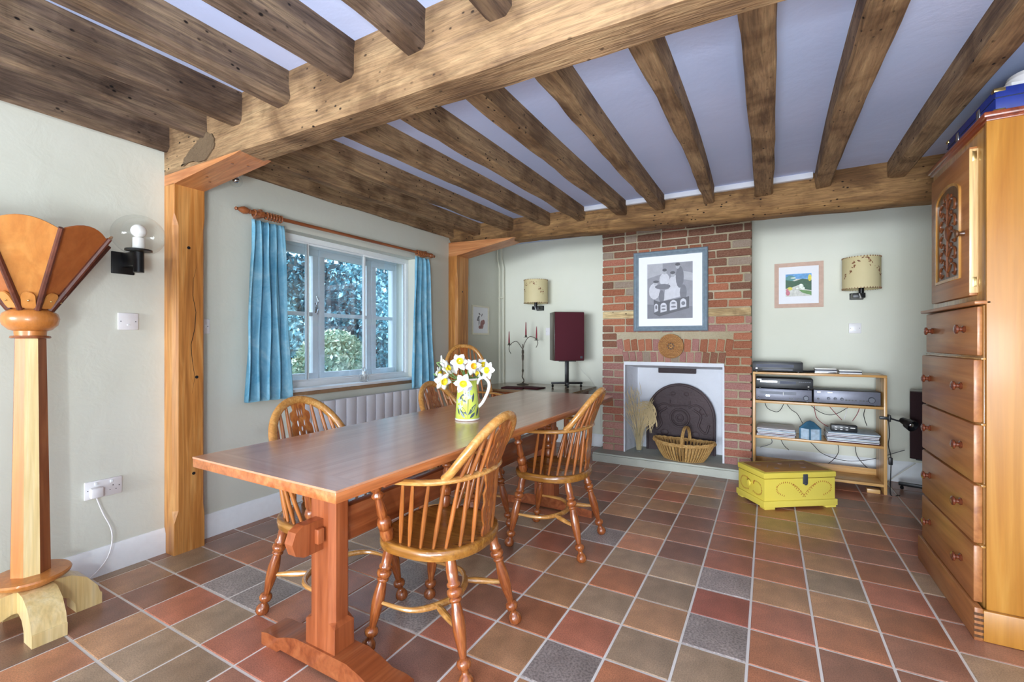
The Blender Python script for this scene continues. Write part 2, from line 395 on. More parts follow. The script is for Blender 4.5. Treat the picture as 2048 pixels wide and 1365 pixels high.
# floor slab with tiles
fl = struct(MB().bx(XL, XR, YF, YB, -.12, -.003).build('floor', 'grout', smooth=0))
px, py = .2266, .2260; gx0, gy0 = -.0656, 1.603
TH = math.atan(512 / 912); cs, sn = math.cos(TH), math.sin(TH)
def proj(x, y, z):
    d = -sn * x + cs * y; r = cs * x + sn * y
    if d < .05: return None
    return (1024 + 912 * r / d, 682 - 912 * (z - CH) / d)
def floorpt(u, v):
    a = (u - 1024) / 912; b = (682 - v) / 912; t = -CH / b
    return (-sn + a * cs) * t, (cs + a * sn) * t
tile_me = {}
def tile_mesh(wx, wy):
    k = (round(wx, 3), round(wy, 3))
    if k not in tile_me:
        t = bmesh.new(); bmesh.ops.create_cube(t, size=1); bmesh.ops.scale(t, vec=(wx, wy, .012), verts=t.verts)
        bmesh.ops.translate(t, vec=(0, 0, -.006), verts=t.verts)
        top = [e for e in t.edges if all(v.co.z > -.001 for v in e.verts)]
        bmesh.ops.bevel(t, geom=top, offset=.0025, segments=1, affect='EDGES')
        me = bpy.data.meshes.new('tile'); t.to_mesh(me); t.free(); me.materials.append(None); tile_me[k] = me
    return tile_me[k]
over = {}
for u, v, k in [(1130, 1320, 'grey'), (1280, 1087, 'orange'), (1180, 1272, 'red'), (1290, 1230, 'tan'), (1420, 1270, 'grey'), (1440, 1210, 'dkred'), (1450, 1155, 'grey'),
                (1320, 1165, 'olive'), (1350, 1145, 'olive'), (1290, 1290, 'olive'), (1400, 1320, 'olive'), (1240, 1130, 'olive'), (1190, 1070, 'grey'), (1180, 1140, 'tan'),
                (1160, 1200, 'olive'), (1560, 1240, 'red'), (1560, 1320, 'rust'), (1680, 1190, 'olive'), (1700, 1270, 'rust'), (1640, 1150, 'olive'), (1560, 1150, 'rust'), (1800, 1240, 'rust'),
                (1850, 1300, 'brown'), (1750, 1130, 'rust'), (1900, 1310, 'brown'), (60, 1340, 'orange'), (250, 1190, 'red'), (170, 1260, 'plum'), (300, 1290, 'olive'), (400, 1230, 'olive'),
                (350, 1180, 'brown'), (290, 1110, 'dark'), (430, 1090, 'dark'), (450, 1180, 'grey'), (540, 1170, 'grey'), (470, 1290, 'red'), (350, 1340, 'olive'), (560, 1340, 'red'), (820, 1320, 'red'),
                (950, 1310, 'red'), (1060, 1240, 'tan'), (1030, 1330, 'tan'), (1120, 1090, 'red'), (1110, 1230, 'rust'), (780, 1160, 'grey'), (880, 1230, 'grey'), (850, 1280, 'plum'),
                (1560, 1050, 'tan'), (1640, 1040, 'olive'), (1480, 1090, 'rust'), (1440, 1050, 'rust'), (1380, 1040, 'brown'), (1740, 1060, 'tan'), (1520, 1200, 'tan'), (1500, 1360, 'rust')]:
    x, y = floorpt(u, v); over[(math.floor((x - gx0) / px), math.floor((y - gy0) / py))] = k
cand = []; g = .009
i0, i1 = math.floor((XL - gx0) / px), math.floor((XR - gx0) / px); j0, j1 = math.floor((YF - gy0) / py), math.floor((YB - gy0) / py)
pal = ['brown', 'rust', 'plum', 'brown', 'red', 'dark', 'olive', 'rust', 'tan', 'brown']
for i in range(i0, i1 + 1):
    for j in range(j0, j1 + 1):
        xa, xb = max(XL, gx0 + i * px + g / 2), min(XR, gx0 + (i + 1) * px - g / 2)
        ya, yb = max(YF, gy0 + j * py + g / 2), min(YB, gy0 + (j + 1) * py - g / 2)
        if xb - xa < .02 or yb - ya < .02: continue
        if ya > 4.2 and -1.46 < (xa + xb) / 2 < -.13: continue
        P = [proj(x, y, 0) for x in (xa, xb) for y in (ya, yb)]
        vis = all(p is not None for p in P) and max(p[0] for p in P) > 0 and min(p[0] for p in P) < 2048 and min(p[1] for p in P) < 1365 and max(p[1] for p in P) > 0
        dist = math.hypot((xa + xb) / 2, (ya + yb) / 2)
        k = over.get((i, j)) or (random.choice(pal) if j < 12 else random.choice(['brown', 'plum', 'dark', 'rust', 'plum']))
        cand.append((0 if vis else 1, dist, xa, xb, ya, yb, k))
cand.sort(); rest = {}
for n_, (v, d, xa, xb, ya, yb, k) in enumerate(cand):
    me = tile_mesh(xb - xa, yb - ya)
    if n_ < 290 and v == 0:
        o = bpy.data.objects.new('tile', me); col.objects.link(o); o.parent = fl; o.location = ((xa + xb) / 2, (ya + yb) / 2, random.uniform(-.0008, .0004))
        o.material_slots[0].link = 'OBJECT'; o.material_slots[0].material = TM[k]
    else: rest.setdefault(k, []).append((xa, xb, ya, yb))
b = MB(); mats = []; idx = []
for k, L in rest.items():
    mats.append(TM[k])
    for xa, xb, ya, yb in L:
        b.bx(xa, xb, ya, yb, -.012, 0); idx += [len(mats) - 1] * 6
o = b.build('floor_tiles', None, fl, smooth=0, recalc=False); o['kind'] = 'stuff'
for m in mats: o.data.materials.append(m)
o.data.polygons.foreach_set('material_index', idx)

# baseboards
def skirt(name, p0, p1, nrm, h=.135):
    p0, p1, nrm = Vector((*p0, 0)), Vector((*p1, 0)), Vector((*nrm, 0))
    prof = [(0, 0), (.017, 0), (.017, h - .03), (.012, h - .018), (.006, h), (0, h)]
    bm = MB(); A = [bm.bm.verts.new(p0 + nrm * a + Vector((0, 0, z))) for a, z in prof]; B = [bm.bm.verts.new(p1 + nrm * a + Vector((0, 0, z))) for a, z in prof]
    n = len(prof); bm.bm.faces.new(A); bm.bm.faces.new(B[::-1])
    for k in range(n): bm.bm.faces.new((A[k], A[(k + 1) % n], B[(k + 1) % n], B[k]))
    return struct(bm.build(name, 'white'))
skirt('baseboard_left', (XL, YF), (XL, 1.237), (1, 0)); skirt('baseboard_window', (XL, 1.392), (XL, 3.768), (1, 0)); skirt('baseboard_corner', (XL, 3.985), (XL, YB), (1, 0))
skirt('baseboard_back', (XL, YB), (-1.435, YB), (0, -1)); skirt('baseboard_alcove', (-.118, YB), (XR, YB), (0, -1), .17)

# ------------------------------------------------------------- beams and joists
def rough_beam(name, path, wh, mat, seed=0, amp=.006, wane=.012, seg=22):
    """path f(t)->(center xyz, half width, half height) cross axes: side, up. wh unused"""
    rnd = random.Random(seed); b = MB(); rings = []
    c0, c1 = Vector(path(0)[0]), Vector(path(1)[0]); d = (c1 - c0).normalized(); side = d.cross(Vector((0, 0, 1))).normalized(); up = side.cross(d)
    offs = [[rnd.uniform(-1, 1) for _ in range(seg + 1)] for _ in range(8)]
    for q in range(8):
        L = offs[q]; offs[q] = [(L[max(0, i - 1)] + 2 * L[i] + L[min(seg, i + 1)]) / 4 for i in range(seg + 1)]
    for i in range(seg + 1):
        c, hw, hh = path(i / seg); c = Vector(c); w_ = wane
        cr = [(-hw, hh), (hw, hh), (hw, hh * .2), (hw, -hh + w_), (hw - w_, -hh), (-hw + w_, -hh), (-hw, -hh + w_), (-hw, hh * .2)]
        rings.append([b.bm.verts.new(c + side * (a + (offs[q][i] * amp if q > 1 else 0)) + up * (z + (offs[q][i] * amp * (1 if 3 <= q <= 6 else 0)))) for q, (a, z) in enumerate(cr)])
    for A, B in zip(rings, rings[1:]):
        for k in range(8): b.bm.faces.new((A[k], A[(k + 1) % 8], B[(k + 1) % 8], B[k]))
    b.bm.faces.new(rings[0][::-1]); b.bm.faces.new(rings[-1])
    return b.build(name, mat, smooth=28)
zt = ZC + .005
mb_ = rough_beam('ceiling_beam', lambda t: ((XL + t * (XR - XL), 1.304, ((2.046 - .03 * t) + zt) / 2), .066, (zt - (2.046 - .03 * t)) / 2), None, 'beamx', 3, .004, .006, 40)
pc = random.Random(3); pp = catmull([Vector((x + pc.uniform(-.014, .014), z + pc.uniform(-.012, .012) + .006, 0)) for x, z in ((-2.66, 2.058), (-2.57, 2.058), (-2.46, 2.06), (-2.37, 2.075), (-2.36, 2.12), (-2.40, 2.165), (-2.47, 2.185), (-2.52, 2.165), (-2.56, 2.13), (-2.63, 2.10), (-2.67, 2.08))], 5, True)
MB().prism([(p.x + pc.uniform(-.005, .005), p.y + pc.uniform(-.005, .005)) for p in pp], -.004, .012, Matrix(((1, 0, 0, 0), (0, 0, 1, 1.236), (0, 1, 0, 0), (0, 0, 0, 1)))).build('dark_patch', plaster('dark_mortar_patch', '5c4a38', '74604a', .95, .8, 40), mb_, smooth=0)
struct(MB().bx(-1.42, .27, 3.735, 3.775, 2.272, 2.312, .004).build('trim_1', 'white_p'))
tag(mb_, 'massive pale oak main beam crossing the ceiling in the foreground', 'ceiling beam')
bb = MB(); rnd = random.Random(5); prof = lambda z: [(3.77, zt), (3.772, z + .07), (3.778, z + .055), (3.82, z + .002), (3.86, z - .004), (3.975, z), (3.98, z + .02), (3.98, zt)]
rings = []
for i in range(41):
    x = XL + i / 40 * (XR - XL); z = 2.145 - .105 * (i / 40)
    rings.append([bb.bm.verts.new((x, y + rnd.uniform(-.004, .004), q + (rnd.uniform(-.004, .004) if q < 2.3 else 0))) for y, q in prof(z)])
for A, B in zip(rings, rings[1:]):
    for k in range(8): bb.bm.faces.new((A[k], A[(k + 1) % 8], B[(k + 1) % 8], B[k]))
bb.bm.faces.new(rings[0][::-1]); bb.bm.faces.new(rings[-1])
tag(bb.build('ceiling_beam', 'beamb', smooth=50), 'brown oak beam with chamfered lower edge in front of the chimney breast', 'ceiling beam')
ordn = ['first', 'second', 'third', 'fourth', 'fifth', 'sixth', 'seventh', 'eighth', 'ninth', 'tenth', 'eleventh', 'twelfth']
# (right edge near, right edge far, width near, width far)
back = [(-2.80, -2.80, .05, .05), (-2.52, -2.47, .085, .085), (-2.20, -2.10, .09, .085), (-1.79, -1.72, .09, .08), (-1.42, -1.385, .085, .08), (-1.05, -1.02, .085, .085), (-.71, -.715, .085, .08), (-.355, -.352, .085, .075),
        (.022, .03, .105, .115), (.395, .372, .125, .09), (.80, .77, .12, .095), (1.18, 1.17, .1, .1)]
for k, (rn, rf, wn_, wf) in enumerate(back):
    bow = [0, 0, .0, .01, .01, -.012, -.012, .022, .004, -.015, -.01, 0][k]
    f = lambda t, rn=rn, rf=rf, a=wn_, b2=wf, bow=bow: (((rn - a / 2) + t * ((rf - b2 / 2) - (rn - a / 2)) + bow * math.sin(math.pi * t), 1.365 + t * 2.41, (2.178 + .022 * t + zt) / 2), (a + (b2 - a) * t) / 2, (zt - 2.178 - .022 * t) / 2)
    o = rough_beam('ceiling_joist', f, None, 'oaky', 20 + k, .006, .010, 26)
    tag(o, 'old oak joist behind the main beam, %s from the window wall' % ordn[k], 'ceiling joist', 'ceiling joists behind the main beam')
front = [(-2.81, .055), (-2.44, .08), (-2.14, .09), (-1.79, .09), (-1.39, .09), (-1.04, .09), (-.70, .09), (-.35, .09), (.02, .1), (.40, .1), (.78, .1), (1.15, .1)]
for k, (rn, a) in enumerate(front):
    f = lambda t, rn=rn, a=a: ((rn - a / 2 - .02 * (1 - t), YF + t * (1.243 - YF), (2.172 + zt) / 2), a / 2, (zt - 2.172) / 2)
    if k > 7: continue
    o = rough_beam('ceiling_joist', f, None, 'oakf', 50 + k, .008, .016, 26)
    tag(o, 'old oak joist on the near side of the main beam, %s from the left wall' % ordn[k], 'ceiling joist', 'ceiling joists in front of the main beam')
# posts with chamfer stops
def post(y0, y1, x1, ztop, label):
    t = thing('timber_post', label, 'post', (XL, (y0 + y1) / 2, 0))
    ch = .022; W, D = x1 - XL, (y1 - y0) / 2; rings = []; b = MB()
    for z, c in [(0, .002), (.17, .002), (.235, ch), (ztop - .22, ch), (ztop - .16, .003), (ztop, .003)]:
        P = [(.0, -D), (W - c, -D), (W, -D + c), (W, D - c * .4), (W - c * .4, D), (0, D)]
        rings.append([b.bm.verts.new((x, y, z)) for x, y in P])
    for A, B in zip(rings, rings[1:]):
        for k in range(6): b.bm.faces.new((A[k], A[(k + 1) % 6], B[(k + 1) % 6], B[k]))
    b.bm.faces.new(rings[0][::-1]); b.bm.faces.new(rings[-1])
    b.build('shaft', 'post', t, smooth=0)
    for k, z in enumerate((.42, .95, 1.66)):
        MB().lathe([(0, .0085), (.002, .0085)], n=12).build('peg_hole', 'blackp', t).matrix_local = Matrix.Translation((W + .0003, (.02, .035, -.005)[k], z)) @ Matrix.Rotation(R(90), 4, 'Y')
    # long drying crack
    b = MB(); p = [(W + .0004, .012 + .012 * math.sin(i * 1.7) + .002 * i, .86 + i * .09) for i in range(9)]
    for i in range(8):
        a, c = p[i], p[i + 1]; w1, w2 = .0014 * math.sin(math.pi * i / 8) + .0003, .0014 * math.sin(math.pi * (i + 1) / 8) + .0003
        b.quad((a[0], a[1] - w1, a[2]), (a[0], a[1] + w1, a[2]), (c[0], c[1] + w2, c[2]), (c[0], c[1] - w2, c[2]))
    b.build('crack', 'blackp', t, smooth=0)
    return t
post(1.238, 1.39, -2.763, 1.993, 'honey coloured square oak post standing in the foreground against the left wall')
post(3.77, 3.98, -2.762, 2.02, 'far honey coloured oak post by the right hand curtain')
def haunch(y0, y1, pts, label, zo=0):
    t = thing('beam_bracket', label, 'bracket', (XL, (y0 + y1) / 2, 0))
    m = Matrix(((1, 0, 0, -XL), (0, 0, 1, 0), (0, 1, 0, 0), (0, 0, 0, 1)))
    h = (y1 - y0) / 2
    MB().prism(pts, -h, h, m).build('bracket_block', 'haunch', t, smooth=0)
    for x, z, y in zo:
        b = MB().lathe([(0, .007), (.002, .006)], n=10); o = b.build('peg', 'brownw', t)
        o.location = (x - XL, y, z - .0025)
    return t
haunch(1.238, 1.39, [(XL, 1.993), (-2.763, 1.990), (-2.20, 2.035), (-2.15, 2.044), (XL, 2.05)], 'orange oak bracket joining the foreground post to the main beam', [(-2.6, 2.001, .02), (-2.55, 2.007, -.02), (-2.3, 2.025, -.03), (-2.27, 2.027, .03)])
haunch(3.772, 3.978, [(XL, 2.02), (-2.762, 2.02), (-2.16, 2.118), (-2.09, 2.135), (XL, 2.16)], 'weathered oak bracket on top of the far post', [(-2.5, 2.06, 0)])

# ------------------------------------------------------------- chimney breast with bricks
CX0, CX1, CY = -1.43, -.122, 4.38
OX0, OX1, OZ = -1.216, -.335, .94
b = MB(); my = CY + .012
b.bx(CX0 + .008, OX0 - .004, my, YB, 0, ZC).bx(OX1 + .004, CX1 - .008, my, YB, 0, ZC).bx(OX0 - .004, OX1 + .004, my, YB, OZ + .01, ZC).bx(OX0 - .004, OX1 + .004, 4.70, YB, 0, OZ + .01)
ch = struct(b.build('wall_chimney', 'mortar', smooth=0))
fb = MB()
fb.quad((OX0, CY + .005, .07), (-1.16, 4.69, .07), (-1.16, 4.69, OZ), (OX0, CY + .005, OZ))
fb.quad((OX1, CY + .005, .07), (OX1 - .02, 4.69, .07), (OX1 - .02, 4.69, OZ), (OX1, CY + .005, OZ))
fb.quad((-1.16, 4.69, .07), (OX1 - .02, 4.69, .07), (OX1 - .02, 4.69, OZ), (-1.16, 4.69, OZ))
fb.quad((OX0, CY + .005, OZ - .02), (OX1, CY + .005, OZ - .02), (OX1 - .02, 4.69, OZ - .06), (-1.16, 4.69, OZ - .06))
fb.bx(OX0 - .001, OX1 + .001, CY - .002, CY + .03, OZ - .02, OZ + .012)
fb.bx(OX0 - .003, OX0 + .012, CY - .003, CY + .05, .08, OZ - .02); fb.bx(OX1 - .012, OX1 + .003, CY - .003, CY + .05, .08, OZ - .02)
fb.build('firebox', 'white_p', ch, smooth=0)
rnd = random.Random(11)
bm_cache = []
for q in range(6):
    t = bmesh.new(); bmesh.ops.create_cube(t, size=1); bmesh.ops.bevel(t, geom=t.edges[:], offset=.06, segments=1, affect='EDGES')
    for v in t.verts: v.co += Vector((rnd.uniform(-.016, .016), rnd.uniform(-.06, .06), rnd.uniform(-.05, .05)))
    me = bpy.data.meshes.new('brick'); t.to_mesh(me); t.free(); me.materials.append(None); bm_cache.append(me)
def brick(x0, x1, z0, z1, mat, y=CY, rot=0, d=.05):
    o = bpy.data.objects.new('brick', rnd.choice(bm_cache)); col.objects.link(o); o.parent = ch
    o.location = ((x0 + x1) / 2, y + d / 2 + rnd.uniform(-.003, .004), (z0 + z1) / 2); o.scale = (x1 - x0, d, z1 - z0); o.rotation_euler = (0, rot, rnd.uniform(-.006, .006))
    o.material_slots[0].link = 'OBJECT'; o.material_slots[0].material = mat; return o
ps = .0722; jn = .013; z = .0; row = 0; nb = 0
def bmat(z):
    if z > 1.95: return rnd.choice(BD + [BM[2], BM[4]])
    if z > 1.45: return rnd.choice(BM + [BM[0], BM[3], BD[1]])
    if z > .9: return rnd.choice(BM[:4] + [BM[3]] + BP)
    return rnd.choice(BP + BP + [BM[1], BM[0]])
AX0, AX1 = -1.29, -.26
while z + ps < ZC + .03:
    z0, z1 = z + jn / 2, min(z + ps - jn / 2, ZC - .003)
    if 1.365 < z + ps / 2 < 1.44:
        z += ps; row += 1; continue
    spans = [(CX0, CX1)]
    if z1 <= OZ + .02: spans = [(CX0, OX0), (OX1, CX1)]
    elif z0 < 1.165 and z0 > OZ - .02: spans = [(CX0, AX0 + (.06 if z0 < 1.03 else .0)), (AX1 - (.06 if z0 < 1.03 else 0), CX1)]
    for a, c in spans:
        x = a; L = rnd.choice([.225, .112, .17]) if row % 2 else .225
        if row % 2: L = .112
        while x < c - .01:
            e = min(x + L, c)
            if c - e < .05: e = c
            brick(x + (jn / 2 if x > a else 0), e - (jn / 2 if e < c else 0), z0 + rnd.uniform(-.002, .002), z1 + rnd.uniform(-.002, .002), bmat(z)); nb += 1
            x = e; L = rnd.choice([.225, .225, .215, .112, .235])
    z += ps; row += 1
# flat arch: two rows of soldiers, fanned
for z0, z1, n, xa, xb in ((1.055, 1.165, 15, AX0, AX1), (.955, 1.048, 14, AX0 + .06, AX1 - .06)):
    wdt = (xb - xa) / n
    for k in range(n):
        u = (k + .5) / n * 2 - 1
        x = xa + (k + .5) * wdt; brick(x - wdt / 2 + .005, x + wdt / 2 - .005, z0, z1, rnd.choice([BM[1], BM[3], BM[0], BP[0]] if z0 > 1 else [BM[2], BP[1], BM[4], BP[0], BP[0]]), rot=u * .16); nb += 1
t = rough_beam('embedded_timber', lambda t: ((CX0 + .004 + t * (CX1 - CX0 - .008), CY + .02, 1.403), .024, .033), None, oldoak('pale_timber', 0, 'a8875c', 'd8bd8c', 'e8d4a8'), 8, .003, .004, 16)
t.name = 'timber'; t.parent = ch
print('bricks', nb)
# hearth
hs = MB(); t = bmesh.new(); bmesh.ops.create_cube(t, size=1); bmesh.ops.scale(t, vec=(1.36, .50, .08), verts=t.verts)
bmesh.ops.subdivide_edges(t, edges=[e for e in t.edges if abs(e.verts[0].co.x - e.verts[1].co.x) > .5], cuts=14, use_grid_fill=True)
bmesh.ops.bevel(t, geom=[e for e in t.edges if all(v.co.z > .03 for v in e.verts) and all(v.co.y < -.2 for v in e.verts)], offset=.014, segments=2, affect='EDGES')
for v in t.verts:
    if v.co.y < -.2: v.co.y += random.uniform(-.004, .005)
hs.merge(t, Matrix.Translation((-.79, 4.445, .04)))
tag(hs.build('hearth_slab', 'stone', smooth=40), 'worn grey stone hearth slab under the brick fireplace', 'hearth')

# ------------------------------------------------------------- window
def bars(b, x, y0, y1, z0, z1, wd, dp):  # rectangular frame
    b.bx(x - dp / 2, x + dp / 2, y0, y1, z0, z0 + wd, .003); b.bx(x - dp / 2, x + dp / 2, y0, y1, z1 - wd, z1, .003)
    b.bx(x - dp / 2, x + dp / 2, y0, y0 + wd, z0 + wd, z1 - wd, .003); b.bx(x - dp / 2, x + dp / 2, y1 - wd, y1, z0 + wd, z1 - wd, .003)
w1 = struct(bpy.data.objects.new('window_1', None)); col.objects.link(w1); w1.location = (XL - .12, 2.6, .82)
def wp(b, name, mat): 
    o = b.build(name, mat, w1); o.matrix_parent_inverse = Matrix.Identity(4)
    o.location = (-w1.location.x, -w1.location.y, -w1.location.z); return o
b = MB(); bars(b, XL - .115, WY0, WY1, WZ0, WZ1, .04, .05); wp(b, 'inner_frame', 'white')
# inner sliding panes (secondary glazing): dividers
ya, yb_ = 2.19, 2.735
for n_, (y0, y1, x) in enumerate(((WY0 + .04, ya + .02, XL - .105), (ya, yb_ + .02, XL - .118), (yb_, WY1 - .04, XL - .105))):
    b = MB(); bars(b, x, y0, y1, WZ0 + .035, WZ1 - .035, .018, .012); o = wp(b, 'sliding_sash', 'white')
    pn = MB().bx(x - .002, x + .002, y0 + .01, y1 - .01, WZ0 + .045, WZ1 - .045).build('pane', 'pane', o, smooth=0)
    b = MB().bx(x + .0062, x + .0068, y1 - .0195, y1 - .016, WZ0 + .05, WZ1 - .05); b.build('seal', 'blackp', o, smooth=0)
# outer casements
XO = XL - .27
b = MB(); bars(b, XO, WY0, WY1 + .03, WZ0 - .01, WZ1 + .0, .045, .06); wp(b, 'outer_frame', 'white')
for k, (y0, y1) in enumerate(((WY0 + .05, 2.40), (2.41, 2.95), (2.96, WY1 - .0))):
    b = MB(); bars(b, XO + .005, y0, y1, WZ0 + .035, WZ1 - .045, .05, .045); b.bx(XO - .01, XO + .025, y0, y1, 1.345, 1.375, .003)
    o = wp(b, 'casement', 'white')
    MB().bx(XO - .002, XO + .002, y0 + .03, y1 - .03, WZ0 + .06, 1.35).build('pane', 'pane', o, smooth=0)
    MB().bx(XO - .002, XO + .002, y0 + .03, y1 - .03, 1.37, WZ1 - .06).build('pane', 'pane', o, smooth=0)
# stay / catch on the first casement
b = MB().bx(XO + .028, XO + .034, 2.365, 2.385, 1.37, 1.45, .002); b.tube([(XO + .035, 2.375, 1.43), (XO + .055, 2.375, 1.46), (XO + .055, 2.365, 1.50)], .007); b.tube([(XO + .035, 2.375, 1.43), (XO + .05, 2.38, 1.40), (XO + .05, 2.372, 1.36)], .007)
wp(b, 'casement_catch', 'silver')
b = MB().bx(XL - .24, XL + .025, WY0 - .03, WY1 + .04, WZ0 - .022, WZ0 + .001, .006); wp(b, 'window_sill', 'white')
b = MB().bx(XL + .001, XL + .014, WY0 - .01, WY1 + .02, WZ0 - .05, WZ0 - .023, .003); wp(b, 'sill_trim', 'sill')
# glass ornament on sill
g = thing('glass_tumbler', 'small clear glass ornament standing on the windowsill', 'glass', (XL - .05, 2.69, WZ0 + .001))
MB().lathe([(0, .03), (.002, .032), (.05, .036), (.085, .034), (.086, .030), (.05, .032), (.012, .027), (.011, .001)], n=16, caps=False).build('glass_body', 'glass', g)
MB().sphere((0, 0, .10), .018).build('stopper', 'glass', g)

# outside: hedge, bush, ground
struct(MB().bx(-14, XL - .36, -4, 14, -.3, -.12).build('garden_ground', 'soil', smooth=0))
def leafmat(name, a, b_, c):
    m, nt, bs = base(name, .5, spec=.4)
    oi = noise(nt, (1, 1, 1), 9, 3); r = ramp(nt, [(.3, a), (.5, b_), (.68, c)]); nt.links.new(oi.outputs[0], r.inputs[0]); nt.links.new(r.outputs[0], bs.inputs['Base Color'])
    return m
def foliage(name, mat, n, f, size, seed, parent=None):
    rd = random.Random(seed); vs = []; fs = []
    for i in range(n):
        p = Vector(f(rd)); s_ = size * rd.uniform(.6, 1.4)
        a = Vector((rd.gauss(0, 1), rd.gauss(0, 1), rd.gauss(0, 1))).normalized(); q = a.orthogonal().normalized(); w_ = a.cross(q)
        k = len(vs); vs += [p - a * s_, p + q * s_ * .45, p + a * s_, p - q * s_ * .45]; fs.append((k, k + 1, k + 2, k + 3))
    me = bpy.data.meshes.new(name); me.from_pydata([tuple(v) for v in vs], [], fs); me.materials.append(mat)
    o = bpy.data.objects.new(name, me); col.objects.link(o)
    if parent: o.parent = parent
    return o
ML1 = leafmat('hedge_leaf', '1c4656', '477c8c', 'a4c8d2'); ML2 = leafmat('bush_leaf', '5c7c66', '9ab494', 'd8e4cc')
hd = thing('garden_hedge', 'dense dark evergreen hedge outside the window', 'hedge', (0, 0, 0))
def hf(rd):
    y = rd.uniform(2.0, 9.0); z = rd.uniform(0, 2.8); x = -5.9 + .35 * math.sin(y * 2.1 + z) + .3 * math.sin(z * 3.3 + y * 4) + rd.gauss(0, .12)
    return x, y, z
o = foliage('leaves', ML1, 26000, hf, .05, 1, hd)
o['kind'] = 'stuff'
b = MB()
for k in range(14):
    y = 2.1 + k * .5; b.tube([(-6.3, y, -.12), (-6.25, y + .1, 1.2), (-6.3, y + .25, 2.7)], [.05, .04, .01], 6)
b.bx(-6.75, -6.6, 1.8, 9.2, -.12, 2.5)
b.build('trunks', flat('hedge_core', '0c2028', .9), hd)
bs = thing('garden_bush', 'pale flowering bush outside, low in the middle window pane', 'bush', (0, 0, 0))
def bf(rd):
    u = Vector((rd.gauss(0, 1), rd.gauss(0, 1), rd.gauss(0, 1))).normalized() * rd.uniform(.8, 1)
    return -4.75 + u.x * .35, 3.9 + u.y * .55, .75 + u.z * .55
o = foliage('leaves', ML2, 5200, bf, .032, 2, bs); o['kind'] = 'stuff'
o = foliage('blossom', flat('pale_blossom', 'fbf8d8', .6), 900, bf, .04, 3, bs); o['kind'] = 'stuff'
MB().tube([(-4.75, 3.9, -.12), (-4.75, 3.9, .6)], .04).build('stem', 'soil', bs)
# ------------------------------------------------------------- curtains and pole
cp = thing('curtain_pole', 'turned wooden curtain pole above the window', 'curtain pole', (XL + .075, 2.5, 1.975))
PX = XL + .075
def cpb(b, name, mat='polew', parent=None):
    o = b.build(name, mat, cp); o.location = (-cp.location.x, -cp.location.y, -cp.location.z); return o
pz = lambda y: 1.95 + .006 * (y - 1.7)
cpb(MB().tube([(PX, 1.665, pz(1.66)), (PX, 3.36, pz(3.36))], .0125, 12), 'rod')
for y0, dr in ((1.665, -1), (3.36, 1)):
    cpb(MB().lathe([(0, .013), (.05, .017), (.08, .013), (.12, .012), (.2, .02), (.42, .024), (.62, .017), (.78, .009), (.84, .009), (.92, .012), (1, .004)], (PX, y0, pz(y0)), (PX, y0 + dr * .095, pz(y0)), 14), 'finial')
for y in (1.735, 3.33):
    cpb(MB().box((PX - .035, y, pz(y) + .004), (.075, .022, .055), .006).lathe([(0, .022), (1, .022)], (PX, y - .012, pz(y)), (PX, y + .012, pz(y)), 14), 'pole_bracket')
def ring(y): 
    return cpb(MB().tube([(PX + .022 * math.cos(a), y, pz(y) - .003 + .022 * math.sin(a)) for a in [2 * math.pi * k / 16 for k in range(16)]], .0042, 6, up=(0, 1, 0), closed=True), 'curtain_ring')
for k in range(7): ring(1.69 + (.0 if k == 0 else .06) + .0195 * k)
for k in range(5): ring(3.20 + .022 * k)
def curtain(y0t, y1t, y0b, y1b, zt_, zb, folds, seed, label):
    rd = random.Random(seed); nu, nv = 90, 34; b = MB(); V = []
    ph = [rd.uniform(0, 6.28) for _ in range(4)]
    for j in range(nv + 1):
        v = j / nv; row_ = []
        for i in range(nu + 1):
            u = i / nu; y = (y0t + (y0b - y0t) * v) + u * ((y1t - y0t) + ((y1b - y0b) - (y1t - y0t)) * v)
            a = .018 + .016 * v
            x = PX + .004 + a * math.sin(u * folds * 2 * math.pi + ph[0] + .5 * math.sin(v * 2.4 + ph[1])) + .008 * math.sin(u * folds * 4.3 * math.pi + ph[2] + v * 2) + .004 * math.sin(u * 40 + ph[3])
            if v < .05: x = PX + .004 + (x - PX) * (.55 + v * 9)
            z_ = zt_ + (zb - zt_) * v + (.006 * math.sin(u * folds * 2 * math.pi + ph[0]) if v > .97 else 0)
            row_.append(b.bm.verts.new((x, y + .006 * math.sin(v * 9 + u * 20), z_)))
        V.append(row_)
    for j in range(nv):
        for i in range(nu): b.bm.faces.new((V[j][i], V[j][i + 1], V[j + 1][i + 1], V[j + 1][i]))
    o = b.build('curtain', 'curtain', smooth=180); md = o.modifiers.new('th', 'SOLIDIFY'); md.thickness = .002
    return tag(o, label, 'curtain', 'blue curtains at the window')
curtain(1.668, 1.885, 1.62, 1.955, 1.905, .772, 4.5, 1, 'long mottled blue curtain at the left side of the window')
curtain(3.17, 3.345, 3.11, 3.42, 1.918, .725, 3.5, 2, 'narrow blue curtain at the right side of the window')

